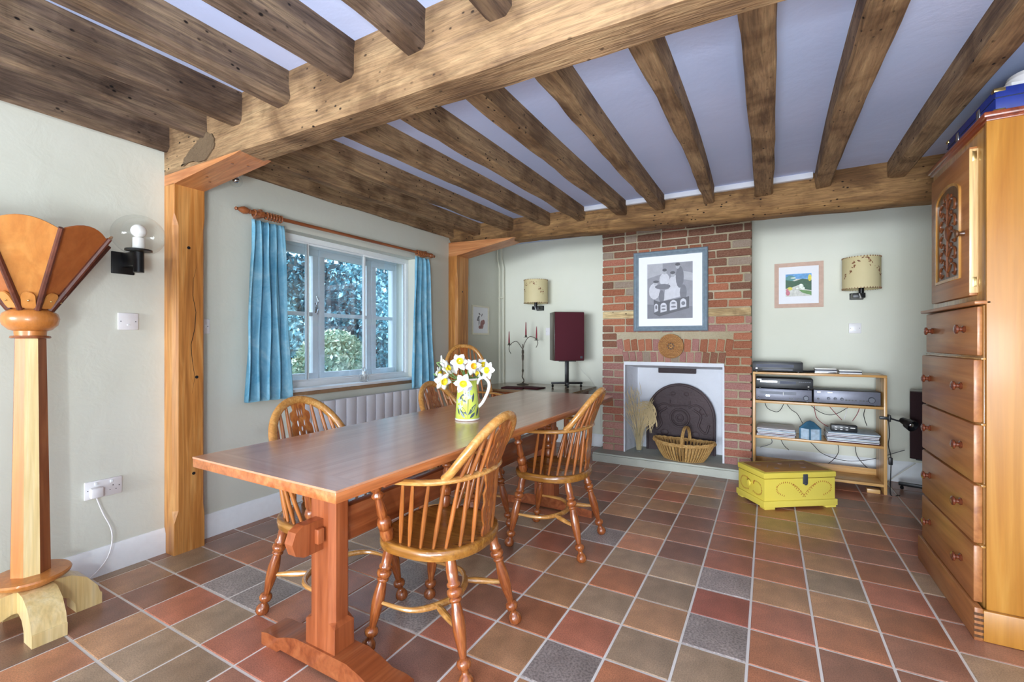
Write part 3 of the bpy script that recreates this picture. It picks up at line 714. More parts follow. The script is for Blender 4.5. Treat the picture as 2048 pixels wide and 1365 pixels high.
# ------------------------------------------------------------- radiator
rt = thing('radiator', 'white ribbed column radiator under the window', 'radiator', (XL + .06, 2.0, .14))
n = 14; Wp = (3.37 - 1.98) / n
for k in range(n):
    y = k * Wp
    MB().bx(-.022, .022, y + .002, y + Wp - .002, 0, .575, .005).build('radiator_fin', 'rad', rt)
MB().bx(-.014, .012, .0, n * Wp, .03, .07).bx(-.014, .012, 0, n * Wp, .50, .54).build('header', 'rad', rt)
b = MB().tube([(0, -.04, -.14), (0, -.04, .06), (0, 0, .06)], .007, 8); b.build('pipe', 'pipe', rt)
MB().lathe([(0, .013), (.03, .016), (.045, .012)], (0, -.04, .05)).box((0, -.02, .06), (.02, .05, .016), .004).build('valve', 'silver', rt)
MB().tube([(0, -.04, -.125), (.0, -.085, -.12), (.02, -.1, -.12)], .007, 8).build('pipe_elbow', 'silver', rt)

# ------------------------------------------------------------- Windsor chairs
LEGP = [(0, .017), (.05, .019), (.12, .021), (.2, .0185), (.215, .024), (.235, .024), (.25, .017), (.262, .026), (.285, .028), (.31, .025), (.325, .017), (.335, .022), (.35, .022), (.362, .0155), (.40, .018), (.47, .0225),
        (.55, .0235), (.64, .0205), (.74, .0145), (.775, .0125), (.79, .022), (.815, .026), (.845, .023), (.86, .0135), (.885, .0125), (.90, .0185), (.93, .026), (.965, .027), (.99, .02), (1, .014)]
ARMP = [(0, .016), (.03, .022), (.12, .026), (.19, .024), (.20, .017), (.215, .025), (.30, .027), (.36, .022), (.38, .016), (.45, .02), (.58, .0165), (.68, .0135), (.70, .022), (.74, .024), (.77, .016), (.80, .016), (.83, .022), (.92, .022), (1, .012)]
SPP = [(0, .0055), (.05, .0062), (.3, .0085), (.6, .0085), (.95, .006), (1, .0055)]
SZ = .43
def seat_outline(n=64, w_=.222, d_=.205):
    P = []
    for k in range(n):
        a = 2 * math.pi * k / n; c, s_ = math.cos(a), math.sin(a)
        e = .62 if c > 0 else .86
        x = d_ * math.copysign(abs(c) ** e, c); y = w_ * math.copysign(abs(s_) ** e, s_)
        if c > 0: y *= 1 - .06 * c * c
        P.append((x, y))
    return P
def arm_pts(zr):
    A = [(.165, .238, zr - .003), (.10, .247, zr), (.0, .244, zr), (-.10, .205, zr), (-.175, .125, zr + .004), (-.207, 0, zr + .008)]
    return catmull(A + [(x, -y, z) for x, y, z in A[-2::-1]], 6)
ARM = arm_pts(.668)
def arm_at(y):
    """x of back part of arm bow at y"""
    best = min((p for p in ARM if p.x < .02), key=lambda p: abs(p.y - y)); return best.x
def make_chair(name, label, top=.89, high=False):
    t = thing(name, label, 'chair', (0, 0, 0), 0, 'yew Windsor armchairs round the dining table')
    # seat
    O = seat_outline(); b = MB(); bm = b.bm; N = len(O)
    lv = [(.93, SZ - .042), (.985, SZ - .036), (1.0, SZ - .02), (.99, SZ - .004), (.965, SZ), (.9, SZ - .001), (.8, SZ - .005), (.55, SZ - .011), (.25, SZ - .012)]
    rr = [[bm.verts.new((x * s_, y * s_, z)) for x, y in O] for s_, z in lv]
    for A, B in zip(rr, rr[1:]):
        for k in range(N): bm.faces.new((A[k], A[(k + 1) % N], B[(k + 1) % N], B[k]))
    bm.faces.new(rr[0][::-1]); bm.faces.new(rr[-1])
    b.build('seat', 'seat', t, smooth=50)
    F = {}
    for sx in (1, -1):
        for sy in (1, -1):
            p0, p1 = Vector((sx * (.135 if sx > 0 else .125), sy * .145, SZ - .03)), Vector((sx * (.205 if sx > 0 else .225), sy * .195, 0))
            F[(sx, sy)] = (p0, p1)
            d = p1 - p0; L = d.length; q = d.to_track_quat('Z', 'Y')
            o = MB().lathe([(h * L, r) for h, r in LEGP], n=14).build('leg', 'leg', t, smooth=60)
            o.location = p0; o.rotation_euler = q.to_euler()
    at = lambda k, f: F[k][0].lerp(F[k][1], f)
    # crinoline stretcher
    a0, a1 = at((1, 1), .55), at((1, -1), .55)
    cr = catmull([a0, Vector((.03, .165, a0.z)), Vector((-.045, .09, a0.z)), Vector((-.07, 0, a0.z)), Vector((-.045, -.09, a0.z)), Vector((.03, -.165, a0.z)), a1], 5)
    b = MB().tube(cr, [.006 + .008 * math.sin(math.pi * i / (len(cr) - 1)) for i in range(len(cr))], 10); b.build('crinoline_stretcher', 'yewbow', t)
    for sy in (1, -1):
        e = at((-1, sy), .58); s0 = Vector((-.04, sy * .1, a0.z))
        MB().lathe([(0, .009), (.25, .013), (.5, .012), (.8, .009), (1, .006)], s0, e, 10).build('stretcher_stub', 'yewbow', t)
    # arm bow
    n_ = len(ARM); b = MB().tube(ARM, [.019 if 3 < i < n_ - 4 else .024 - .001 * min(i, n_ - 1 - i) for i in range(n_)], 12, 1.0, .58); b.build('arm_bow', 'yewbow', t)
    for sy in (1, -1):
        p0, p1 = Vector((.115, sy * .182, SZ - .006)), Vector((.135, sy * .238, .662)); d = p1 - p0
        o = MB().lathe([(h * d.length, r) for h, r in ARMP], n=14).build('arm_support', 'leg', t, smooth=60); o.location = p0; o.rotation_euler = d.to_track_quat('Z', 'Y').to_euler()
    # hoop
    hb, hw = .676, .178 if not high else .212; hh = top - .012 - hb
    e_ = 2.0 if not high else 2.5
    def hoop(th):
        c, s_ = math.cos(th), math.sin(th); y = hw * math.copysign(abs(c) ** (2 / e_), c); v = abs(s_) ** (2 / e_)
        return Vector((-.125 - .075 * v ** .7 - .075 * v * (1.4 if high else 1), y, hb + hh * v))
    H = [hoop(math.pi * k / 32) for k in range(33)]
    MB().tube(H, .0165, 10, 1.15, .95, up=(1, 0, .2)).build('hoop', 'yewbow', t, smooth=60)
    def hoop_at(y):
        c = max(0, 1 - abs(y / hw) ** e_) ** (1 / e_); v = c; return Vector((-.125 - .075 * v ** .7 - .075 * v * (1.4 if high else 1), y, hb + hh * v))
    def spindle(p0, p1, r=1):
        d = p1 - p0; o = MB().lathe([(h * d.length, q * r) for h, q in SPP], n=8).build('spindle', 'yewz', t, smooth=60)
        o.location = p0; o.rotation_euler = d.to_track_quat('Z', 'Y').to_euler()
    def seat_pt(a): return Vector((-.188 * math.cos(a), .198 * math.sin(a), SZ - .004))
    for sy in (1, -1):
        for k, (ang, ya_, yh) in enumerate(((22, .068, .062), (37, .110, .098), (52, .146, .130), )):
            p = seat_pt(R(ang) * sy); m_ = Vector((arm_at(sy * ya_), sy * ya_, .668)); spindle(p, m_)
            hp = hoop_at(sy * yh); spindle(m_, hp)
        for ang, i in ((65, 20), (79, 17), (93, 14), (107, 12)):
            q = ARM[i]; p = seat_pt(R(ang) * sy); spindle(p, Vector((q.x, q.y * sy, q.z - .006)))
    # splat, pierced, lower and upper
    def ell(cx, cy, rx, ry, n=14): return [(cx + rx * math.cos(2 * math.pi * k / n), cy + ry * math.sin(2 * math.pi * k / n)) for k in range(n)]
    def shape(keys, H_):
        P = catmull([Vector((w_, v * H_, 0)) for v, w_ in keys], 4); P = [(p.x, p.y) for p in P]
        return P + [(-x, y) for x, y in P[::-1]]
    Hl = .668 - SZ; zt2 = hoop_at(0).z; Hu = zt2 - .668
    def mapl(u, v, w_): f = v / Hl; return Vector((-.186 + (-.207 + .186) * f + w_, u, SZ + v - .004))
    xu = hoop_at(0).x
    def mapu(u, v, w_): f = v / Hu; return Vector((-.207 + (xu + .207) * f + w_, u, .668 + v))
    ko = [(0, .022), (.08, .03), (.18, .02), (.3, .034), (.45, .04), (.55, .028), (.68, .036), (.8, .024), (.92, .034), (1, .038)]
    holesl = [ell(s_ * .012, Hl * v, .005, .014) for v in (.2, .4, .62, .82) for s_ in (-1, 1)] + [ell(0, Hl * .52, .004, .014), ell(0, Hl * .3, .004, .01)]
    holed('splat', shape(ko, Hl), holesl, .008, 'splat', mapl, t)
    ku = [(0, .038), (.07, .03), (.16, .046), (.3, .052), (.42, .05), (.52, .04), (.6, .048), (.72, .046), (.78, .03), (.88, .034), (1, .044)]
    holesu = [ell(s_ * .016, Hu * v, .0055, .016 * Hu / .22) for v in (.28, .5) for s_ in (-1, 1)] + [ell(0, Hu * .38, .006, .012), ell(0, Hu * .2, .005, .01)] + [ell(s_ * .011, Hu * .72, .0035, .022) for s_ in (-1, 0, 1)]
    holed('splat', shape(ku, Hu), holesu, .008, 'splat', mapu, t)
    return t
chair = make_chair('windsor_chair', 'yew Windsor armchair in the right foreground with its back to the camera')
chair.location = (-1.105, 1.42, 0); chair.rotation_euler.z = R(184)
for loc, rz, lab in (((-1.075, 2.425, 0), 183, 'yew Windsor armchair farther along the right side of the table, toward the fireplace'),
                     ((-1.63, 1.345, 0), -2, 'yew Windsor armchair at the near left side of the table, hoop before the radiator'),
                     ((-1.60, 2.27, 0), 0, 'yew Windsor armchair pushed under the table behind the daffodils')):
    c = copy_tree(chair); c.location = loc; c.rotation_euler.z = R(rz); c['label'] = lab
hc = make_chair('windsor_chair', 'tall hoop back Windsor armchair in the corner by the far post', 1.115, True)
hc.location = (-2.28, 3.36, 0); hc.rotation_euler.z = R(-38)

# ------------------------------------------------------------- dining table
TX0, TX1, TY0, TY1, TZ = -1.708, -.985, .822, 3.235, .754
tb = thing('dining_table', 'long reddish brown trestle dining table in the middle of the room', 'table', ((TX0 + TX1) / 2, (TY0 + TY1) / 2, 0), R(-.35))
cx, cy = (TX0 + TX1) / 2, (TY0 + TY1) / 2; HX, HY = (TX1 - TX0) / 2, (TY1 - TY0) / 2
nbp = 4; wd_ = 2 * HX / nbp
b = MB().bx(-HX, HX, -HY, HY, TZ - .036, TZ - .004, .004)
b.build('tabletop', 'tedge', tb)
for k in range(nbp):
    MB().bx(-HX + k * wd_, -HX + (k + 1) * wd_, -HY + .09, HY - .09, TZ - .006, TZ, 0).build('plank', 'table', tb).location = (0, 0, 0)
TEND = wood('table_end', 'bc7f5e', 'c98e6c', 'd49c7a', 0, .33, .8, .55, .35, .01)
for s_ in (-1, 1): MB().bx(-HX, HX, s_ * HY, s_ * (HY - .09), TZ - .006, TZ, 0).build('end_board', TEND, tb)
def trestle(y0, y1, s_):
    ym = (y0 + y1) / 2 - cy; D = (y1 - y0) / 2
    X0 = .01
    P = [(-.335, 0), (-.24, 0), (-.22, .014), (.22, .014), (.24, 0), (.335, 0), (.335, .045), (.30, .052), (.24, .052), (.19, .07), (.13, .085), (-.13, .085), (-.19, .07), (-.24, .052), (-.30, .052), (-.335, .045)]
    m = Matrix(((1, 0, 0, X0), (0, 0, 1, ym), (0, 1, 0, 0), (0, 0, 0, 1)))
    MB().prism(P, -D - .008, D + .008, m).build('trestle_foot', 'trail', tb, smooth=20)
    b = MB(); w_, c = .062, .018
    rings = []
    for z, ww, cc in ((.083, .075, .002), (.17, .075, .002), (.185, w_, c), (.60, w_, c), (.615, .075, .002), (.655, .075, .002), (.675, .10, .002), (.718, .10, .002)):
        Q = [(-ww + cc, -D), (ww - cc, -D), (ww, -D + cc), (ww, D - cc), (ww - cc, D), (-ww + cc, D), (-ww, D - cc), (-ww, -D + cc)]
        rings.append([b.bm.verts.new((x, y, z)) for x, y in Q])
    for A, B in zip(rings, rings[1:]):
        for k in range(8): b.bm.faces.new((A[k], A[(k + 1) % 8], B[(k + 1) % 8], B[k]))
    b.bm.faces.new(rings[0][::-1]); b.bm.faces.new(rings[-1])
    o = b.build('trestle_upright', 'trestle', tb, smooth=20); o.location = (0, ym, 0)
    MB().bx(-.31, .31, ym - D, ym + D, .69, .718, .004).build('bearer', 'trail', tb)
trestle(1.05, 1.135, 0); trestle(2.84, 2.925, 0)
MB().bx(-.022, .022, 1.1 - cy, 2.88 - cy, .425, .548, .003).build('stretcher_rail', 'trail', tb)
for y, s_ in ((1.05, -1), (2.925, 1)):
    Q = [(-s_ * .1, .435), (s_ * .075, .435), (s_ * .105, .45), (s_ * .118, .49), (s_ * .105, .525), (s_ * .075, .54), (-s_ * .1, .54)]
    m = Matrix(((0, 0, 1, 0), (1, 0, 0, y - cy), (0, 1, 0, 0), (0, 0, 0, 1)))
    MB().prism(Q, -.02, .02, m).build('tenon', 'trestle', tb, smooth=20)
    MB().box((0, y - cy + s_ * .022, .49), (.075, .026, .05), .003).build('wedge', 'trestle', tb)

# ------------------------------------------------------------- jug and daffodils
jx, jy = -1.322, 1.895
jg = thing('flower_jug', 'lime green patterned ceramic jug with a white handle on the dining table', 'jug', (jx, jy, TZ + .001))
JP = [(0, .058), (.004, .061), (.1, .055), (.17, .048), (.198, .047), (.205, .050), (.204, .046), (.16, .043), (.05, .05), (.012, .052), (.011, .001)]
MB().lathe([(h, r) for h, r in JP], n=32, caps=False).build('body', 'jug', jg, smooth=60)
MB().lathe([(0, .0595), (.003, .0625), (.009, .0620), (.010, .0595)], n=32).build('foot_rim', 'jugw', jg, smooth=60)
MB().lathe([(.198, .0475), (.203, .0512), (.208, .0495), (.207, .046)], n=32, caps=False).build('rim', 'jugw', jg, smooth=60)
va = math.atan2(.489, .872)  # view right direction angle
vr = Vector((math.cos(va), math.sin(va), 0))
hp = catmull([vr * .048 + Vector((0, 0, .178)), vr * .06 + Vector((0, 0, .203)), vr * .085 + Vector((0, 0, .21)), vr * .108 + Vector((0, 0, .185)), vr * .105 + Vector((0, 0, .145)), vr * .08 + Vector((0, 0, .09)), vr * .056 + Vector((0, 0, .062))], 6)
MB().tube(hp, .0075, 10, .8, 1.1, up=None).build('handle', 'jugw', jg, smooth=60)
def jr(z):
    for (h0, r0), (h1, r1) in zip(JP[1:4], JP[2:5]):
        if h0 <= z <= h1: return r0 + (r1 - r0) * (z - h0) / (h1 - h0)
    return .061
def leafonjug(b, a, z, L, w_, tilt):
    P = []
    for s_, side in ((1, 1), (-1, -1)):
        for k in range(6):
            t = k / 5 if s_ > 0 else 1 - k / 5
            u = t * L; v = side * w_ * math.sin(math.pi * t)
            P.append((u * math.sin(tilt) + v * math.cos(tilt), u * math.cos(tilt) - v * math.sin(tilt)))
    pts = []
    for du, dz in P:
        zz = z + dz; r = jr(zz) + .0012; pts.append((r * math.cos(a + du / r), r * math.sin(a + du / r), zz))
    b.bm.faces.new([b.bm.verts.new(Vector(p)) for p in pts])
b = MB(); bl = MB(); fa = va - math.pi / 2
for (a, z, L, w_, ti) in [(.1, .03, .075, .009, -.75), (.15, .03, .07, .009, .7), (-.1, .0145, .05, .007, -.6), (.3, .0145, .04, .007, .8), (.05, .09, .04, .005, -.9), (.55, .09, .05, .006, .2), (-.6, .03, .04, .005, -.4), (-.8, .09, .05, .005, .5), (.9, .02, .05, .007, .4), (-.5, .12, .035, .004, .9), (.12, .01, .13, .0012, .03)]:
    leafonjug(b, fa + a, z, L, w_, ti)
for a, z in ((.0, .13), (.18, .15), (.3, .12), (-.7, .1), (.35, .165), (.1, .16), (-.55, .07)):
    for q in range(5): leafonjug(bl, fa + a, z, .017, .004, q * 1.256)
b.build('leaf_print', 'motif', jg, smooth=0); bl.build('blossom_print', 'motifl', jg, smooth=0)
def daff(px_, py_, dist, yaw, pitch, s_, label, trum='trump'):
    a = (px_ - 1024) / 912; v = (682 - py_) / 912
    pos = Vector(((-sn + a * cs) * dist, (cs + a * sn) * dist, CH + v * dist))
    t = thing('daffodil', label, 'flower', pos, 0, 'daffodils in the green jug')
    tocam = (Vector((0, 0, CH)) - pos).normalized(); q = Matrix.Rotation(yaw, 3, 'Z') @ tocam; q.z += pitch; q.normalize()
    rot = q.to_track_quat('Z', 'Y').to_euler()
    for k in range(6):
        b = MB(); an = k * math.pi / 3 + random.uniform(-.2, .2); L = .043 * s_ * random.uniform(.88, 1.14); cu_ = random.uniform(-.008, .016); V = []
        for i in range(6):
            f = i / 5; w_ = .0155 * s_ * math.sin(math.pi * min(1, (f * .82 + .12))) if i < 5 else .0005
            zz = cu_ * f * f + .006 * math.sin(f * 2.4) + random.uniform(-.001, .001) + (k % 2) * .0012
            V.append([b.bm.verts.new((f * L, d_ * w_, zz - abs(d_) * .002)) for d_ in (-1, 0, 1)])
        for A, B in zip(V, V[1:]):
            for d_ in (0, 1): b.bm.faces.new((A[d_], A[d_ + 1], B[d_ + 1], B[d_]))
        o = b.build('petal', 'petal', t, smooth=180, recalc=False); o.rotation_euler = (Matrix(rot.to_matrix()) @ Matrix.Rotation(an, 3, 'Z')).to_euler()
        o.modifiers.new('t', 'SOLIDIFY').thickness = .0006
    b = MB().lathe([(0, .006), (.008, .009), (.015, .0115), (.018, .0142), (.0185, .013), (.015, .0095), (.004, .006), (.0035, .0005)], n=16, caps=False, sc=s_ * 1.15)
    o = b.build('trumpet', trum, t, smooth=60); o.rotation_euler = rot
    base_ = Vector((jx, jy, TZ + .12)) - pos; nb_ = -q * .02
    base_ += Vector((random.uniform(-.02, .02), random.uniform(-.02, .02), 0))
    mid = Vector((base_.x * .55, base_.y * .55, base_.z * .45 + .02)) - q * .02
    P = catmull([Vector((0, 0, 0)), nb_, mid, Vector((base_.x, base_.y, base_.z + .08)), base_], 6)
    MB().tube(P, .0028, 6, up=None).build('stem', 'stem', t)
    return t
MT = flat('orange_trumpet', 'eab01c', .5, var=.12)
daff(918, 724, 2.22, .25, .25, 1.1, 'topmost daffodil of the bunch in the jug')
daff(885, 762, 2.2, .55, -.25, 1.1, 'daffodil hanging lowest on the left of the jug')
daff(927, 766, 2.17, -.1, -.3, 1.1, 'daffodil in front of the jug rim')
daff(944, 733, 2.25, .5, .1, 1.0, 'orange centred daffodil right of the middle', MT)
daff(977, 740, 2.3, -.7, -.1, 1.05, 'daffodil farthest right in the bunch')
daff(958, 745, 2.32, -1.2, -.3, .9, 'half hidden daffodil between the two right hand blooms')
daff(882, 725, 2.3, 1.7, .25, .95, 'daffodil turned away at the upper left of the bunch')
daff(876, 748, 2.3, 1.3, .1, 1.0, 'daffodil in profile at the far left of the bunch')
daff(905, 736, 2.34, 2.4, .1, .95, 'daffodil seen from behind under the topmost bloom')
daff(893, 738, 2.27, .9, .4, .95, 'partly hidden daffodil between the topmost and the lowest left blooms')
daff(966, 731, 2.34, .2, .3, .9, 'small daffodil peeping over the two right hand blooms')
b = MB()
for k in range(7):
    a = k * .9; p0 = Vector((jx, jy, TZ + .15)); d = Vector((math.cos(a) * .03, math.sin(a) * .03, 0))
    b.tube([p0, p0 + d * .6 + Vector((0, 0, .06)), p0 + d * 1.3 + Vector((0, 0, .11 + .015 * (k % 3)))], [.004, .0045, .001], 6, 1, .35)
tag(b.build('daffodil_leaves', 'stem'), 'green strap leaves and stalks among the daffodils in the jug', 'leaves', kind='stuff')

# ------------------------------------------------------------- side table, candelabra, mats, left speaker
SZT = .655
st = thing('side_table', 'brown round ended side table in the left alcove', 'table', (-2.15, 4.4, 0))
O = []
for k in range(25):
    a = math.pi / 2 + math.pi * k / 24; O.append((-.22 + .42 * math.cos(a), -.005 + .375 * math.sin(a)))
O += [(.52, -.38), (.52, .37)]
MB().prism(O, SZT - .024, SZT).build('tabletop', 'side', st, smooth=30)
MB().bx(-.42, .46, -.28, .3, SZT - .10, SZT - .024, .003).build('apron', 'trail', st)
for sx, sy in ((-.38, -.24), (-.38, .26), (.42, -.24), (.42, .26)): MB().lathe([(0, .02), (.2, .018), (.45, .022), (.5, .026), (SZT - .1, .026)], (sx, sy, 0), n=12).build('leg', 'leg', st)
# candelabra
ck = thing('candelabra', 'wrought iron three armed candelabra on the side table in the alcove', 'candelabra', (-2.42, 4.56, SZT))
CR = Vector((cs, sn, 0))
MB().lathe([(0, .07), (.006, .068), (.012, .04), (.02, .012), (.03, .008)], n=20).build('base', 'ironw', ck)
sp = catmull([Vector((0, 0, .015)), CR * .012 + Vector((0, 0, .05)), -CR * .006 + Vector((0, 0, .09)), Vector((0, 0, .14)), Vector((0, 0, .30)), Vector((0, 0, .46))], 6)
MB().tube(sp, .0065, 8, up=None).lathe([(.14, .007), (.16, .012), (.18, .007)]).lathe([(.27, .007), (.29, .011), (.33, .013), (.345, .008), (.36, .013), (.385, .013), (.4, .006)]).build('stem', 'ironw', ck)
arms = [((-.0, .40), (-.07, .49), (-.14, .455), (-.155, .40), (-.135, .35)), ((.0, .40), (.03, .49), (.08, .545), (.15, .52), (.17, .47), (.15, .42))]
for A in arms: MB().tube(catmull([CR * u + Vector((0, 0, z)) for u, z in A], 6), .0038, 6, up=None).build('arm', 'ironw', ck)
cups = [(-.155, .445), (.035, .535), (.155, .50)]
for i, (u, z) in enumerate(cups):
    MB().lathe([(0, .003), (.003, .028), (.006, .029), (.008, .012), (.028, .011)], CR * u + Vector((0, 0, z)), n=14).build('candle_cup', 'ironw', ck)
    c = tag(MB().lathe([(0, .0095), (.05, .009), (.14 + .015 * (i == 1), .0045), (.155 + .015 * (i == 1), .001)], n=10).build('candle', 'candle'), ['slim red candle on the left arm of the candelabra', 'slim red candle in the tall middle cup of the candelabra', 'slim red candle on the right arm of the candelabra'][i], 'candle', 'red candles')
    c.location = Vector(ck.location) + CR * u + Vector((0, 0, z + .009))
for i, (x, y, r) in enumerate(((-2.33, 4.20, .15), (-2.16, 4.27, -.1))):
    o = MB().box((0, 0, .005), (.24, .17, .01), .003).build('table_mat', 'maroon'); o.location = (x, y, SZT + .001 + .0003 * i); o.rotation_euler.z = r
    tag(o, ['dark red table mat below the candelabra, left one', 'dark red table mat below the candelabra, nearer the speaker'][i], 'table mat', 'table mats')
# speaker stand + speaker
sx_, sy_ = -1.86, 4.50
ss = thing('speaker_stand', 'black cross footed speaker stand on the side table', 'stand', (sx_, sy_, SZT), TH)
MB().box((0, 0, .05), (.33, .03, .022), .003).build('foot_bar', 'black', ss); MB().box((0, 0, .05), (.03, .2, .022), .003).build('foot_bar', 'black', ss)
for x, y in ((-.15, 0), (.15, 0), (0, -.085), (0, .085)):
    MB().sphere((x, y, .0185), .018, (.7, 1, 1), 12, 8).lathe([(.025, .006), (.045, .006)], (x, y, 0), n=8).build('castor', 'black', ss)
MB().bx(-.02, .02, -.02, .02, .055, .285, .003).build('column', 'black', ss); MB().bx(-.09, .09, -.07, .07, .280, .287).build('top_plate', 'black', ss)
SPM = flat('speaker_grille', '4c1622', .95, var=.25, s=200); VEN = wood('speaker_veneer', '2c1c14', '3c281c', '4a3426', 2)
def speaker(loc, rz, w_, d_, h_, label, mg, mv, logo=True):
    t = thing('loudspeaker', label, 'speaker', loc, rz)
    MB().bx(-w_ / 2, w_ / 2, -d_ / 2 + .02, d_ / 2, 0, h_, .003).build('cabinet', mv, t)
    MB().bx(-w_ / 2 + .002, w_ / 2 - .002, -d_ / 2, -d_ / 2 + .019, .004, h_ - .004, .006).build('grille', mg, t)
    if logo: MB().bx(w_ / 2 - .045, w_ / 2 - .02, -d_ / 2 - .002, -d_ / 2, .025, .05, .001).build('badge', 'greyd', t)
    return t
speaker((sx_, sy_, SZT + .288), TH + R(8), .315, .24, .51, 'dark red fronted loudspeaker on the stand in the left alcove', SPM, VEN)
b = MB().tube(catmull([Vector((-1.80, 4.62, 1.0)), Vector((-1.78, 4.70, .85)), Vector((-1.68, 4.78, .70)), Vector((-1.6, 4.785, .5)), Vector((-1.58, 4.78, .18))], 6), .002, 5, up=None)
tag(b.build('speaker_cable', 'cream'), 'thin pale cable hanging behind the left loudspeaker', 'cable')

# ------------------------------------------------------------- pictures, plate, sconces, sockets
def frame(name, label, w_, h_, loc, rz, bar, dp, mf, mat_in, art=None, sq=False):
    t = thing(name, label, 'picture', loc, rz)
    prof = [(0, 0), (0, dp * .7), (bar * .15, dp), (bar * .4, dp * .75), (bar * .55, dp * .95), (bar * .8, dp * .6), (bar, dp * .45), (bar, 0)] if sq else [(0, 0), (0, dp), (bar, dp * .9), (bar, 0)]
    b = MB(); cor = [(-1, -1), (1, -1), (1, 1), (-1, 1)]; rr = []
    for i in range(4):
        sx, sz = cor[i]; rr.append([b.bm.verts.new((sx * (w_ / 2 - a), -d_, sz * (h_ / 2 - a))) for a, d_ in prof])
    for i in range(4):
        A, B = rr[i], rr[(i + 1) % 4]
        for k in range(len(prof)): b.bm.faces.new((A[k], A[(k + 1) % len(prof)], B[(k + 1) % len(prof)], B[k]))
    b.build('frame', mf, t, smooth=0)
    MB().bx(-w_ / 2 + bar * .8, w_ / 2 - bar * .8, -dp * .4, -.001, -h_ / 2 + bar * .8, h_ / 2 - bar * .8).build('mount', mat_in, t, smooth=0)
    return t, -dp * .4 - .0006
def pol(t, name, mat, pts, y):
    b = MB(); b.poly([(x, y, z) for x, z in pts]); o = b.build(name, mat, t, smooth=0, recalc=False); return o
def elp(cx_, cz, rx, rz_, n=14, rot=0): return [(cx_ + rx * math.cos(2 * math.pi * k / n) * math.cos(rot) - rz_ * math.sin(2 * math.pi * k / n) * math.sin(rot), cz + rx * math.cos(2 * math.pi * k / n) * math.sin(rot) + rz_ * math.sin(2 * math.pi * k / n) * math.cos(rot)) for k in range(n)]
FR = flat('blue_grey_frame', '8494a0', .35, .2, var=.12)
GR = {k: flat('print_grey_%s' % k, c, .5, var=.08) for k, c in dict(bg='85858e', dk='484850', md='666670', lt='a6a6ae', wh='c0c0c8', fl='6e6e78').items()}
t, y = frame('framed_photograph', 'large framed black and white group photograph hanging on the brick chimney', .655, .745, (-.789, CY - .006, 1.613), 0, .048, .035, FR, 'mat', sq=True)
aw, ah = .2, .265
def multi(name, mat, polys, par, y0):
    for i, P in enumerate(polys):
        b = MB(); b.poly([(x, y0 - .00008 * i, z) for x, z in P]); b.build(name, mat, par, smooth=0, recalc=False)
pol(t, 'print', GR['bg'], [(-aw, -ah + .01), (aw, -ah + .01), (aw, ah - .01), (-aw, ah - .01)], y)
multi('print_floor', GR['fl'], [[(-aw, -ah + .01), (aw, -ah + .01), (aw, -.15), (-aw, -.12)]], t, y - .0002)
multi('print_wall', GR['lt'], [[(-aw, .12), (-.06, .16), (-.06, ah - .01), (-aw, ah - .01)], [(.1, .1), (aw, .08), (aw, .15), (.1, .18)]], t, y - .0002)
multi('print_clothes', GR['wh'], [elp(-.045, .105, .045, .06), elp(.045, .055, .055, .085), elp(-.135, -.0, .05, .075), [(-.05, -.09), (.11, -.055), (.10, .03), (-.04, .01)]], t, y - .0005)
multi('print_dark', GR['md'], [elp(.09, .12, .035, .1), elp(-.06, .04, .07, .025), elp(.12, -.02, .03, .07), elp(-.07, -.05, .025, .06)], t, y - .0009)
multi('print_faces', GR['lt'], [elp(-.043, .175, .017, .023), elp(.072, .218, .017, .023), elp(.03, .145, .018, .023), elp(-.125, .075, .02, .018)], t, y - .0013)
multi('print_hair', GR['dk'], [elp(-.043, .192, .02, .014), elp(.072, .236, .022, .014), elp(.028, .163, .022, .014), elp(-.12, .088, .026, .012)], t, y - .0017)
multi('print_chest', GR['dk'], [[(-.14, -.21), (-.09, -.235), (.17, -.165), (.17, -.06), (-.09, -.10), (-.14, -.08)]], t, y - .0021)
arc = lambda cx_, cz, w_, h_: [(cx_ - w_, cz - h_), (cx_ + w_, cz - h_ + .012), (cx_ + w_, cz + h_ * .4)] + [(cx_ + w_ * math.cos(a), cz + h_ * .4 + w_ * math.sin(a)) for a in (.6, 1.2, 1.57, 2.0, 2.6)] + [(cx_ - w_, cz + h_ * .4)]
multi('print_panels', GR['wh'], [arc(-.118, -.152, .017, .045), arc(-.052, -.155, .028, .045), arc(.035, -.138, .032, .045), arc(.12, -.12, .026, .042)], t, y - .0025)
multi('print_panel_marks', GR['md'], [elp(-.052, -.14, .02, .007), elp(-.052, -.17, .02, .008), elp(.035, -.115, .02, .008), elp(.035, -.15, .024, .008), elp(.12, -.12, .017, .018), elp(-.118, -.15, .009, .02)], t, y - .0029)
PK = flat('pink_wood_frame', 'bf9c88', .5, var=.08)
t, y = frame('framed_painting', 'small bright garden painting in a pinkish wood frame in the right alcove', .37, .40, (.236, YB - .002, 1.649), 0, .034, .018, PK, 'mat')
aw, ah = .098, .1
AC = dict(sky='5a9ad0', hill='4c8a8a', tree='1e5230', grn='5c8a44', yel='d8cc40', path='c8c8c0', pink='c46a7c', wht='e4ece0')
AM = {k: flat('paint_' + k, c, .5, var=.2, s=60) for k, c in AC.items()}
pol(t, 'print', AM['path'], [(-aw, -ah), (aw, -ah), (aw, ah), (-aw, ah)], y)
multi('print_sky', AM['sky'], [[(-aw, .06), (aw, .05), (aw, ah), (-aw, ah)]], t, y - .0003)
multi('print_hill', AM['hill'], [[(-aw, .02), (-.02, .05), (-.03, .08), (-.07, .09), (-aw, .07)]], t, y - .0005)
multi('print_trees', AM['tree'], [[(-aw, -.03), (-.05, -.02), (0, .0), (.05, -.04), (aw, -.05), (aw, .04), (.03, .055), (-.03, .035), (-aw, .05)]], t, y - .0008)
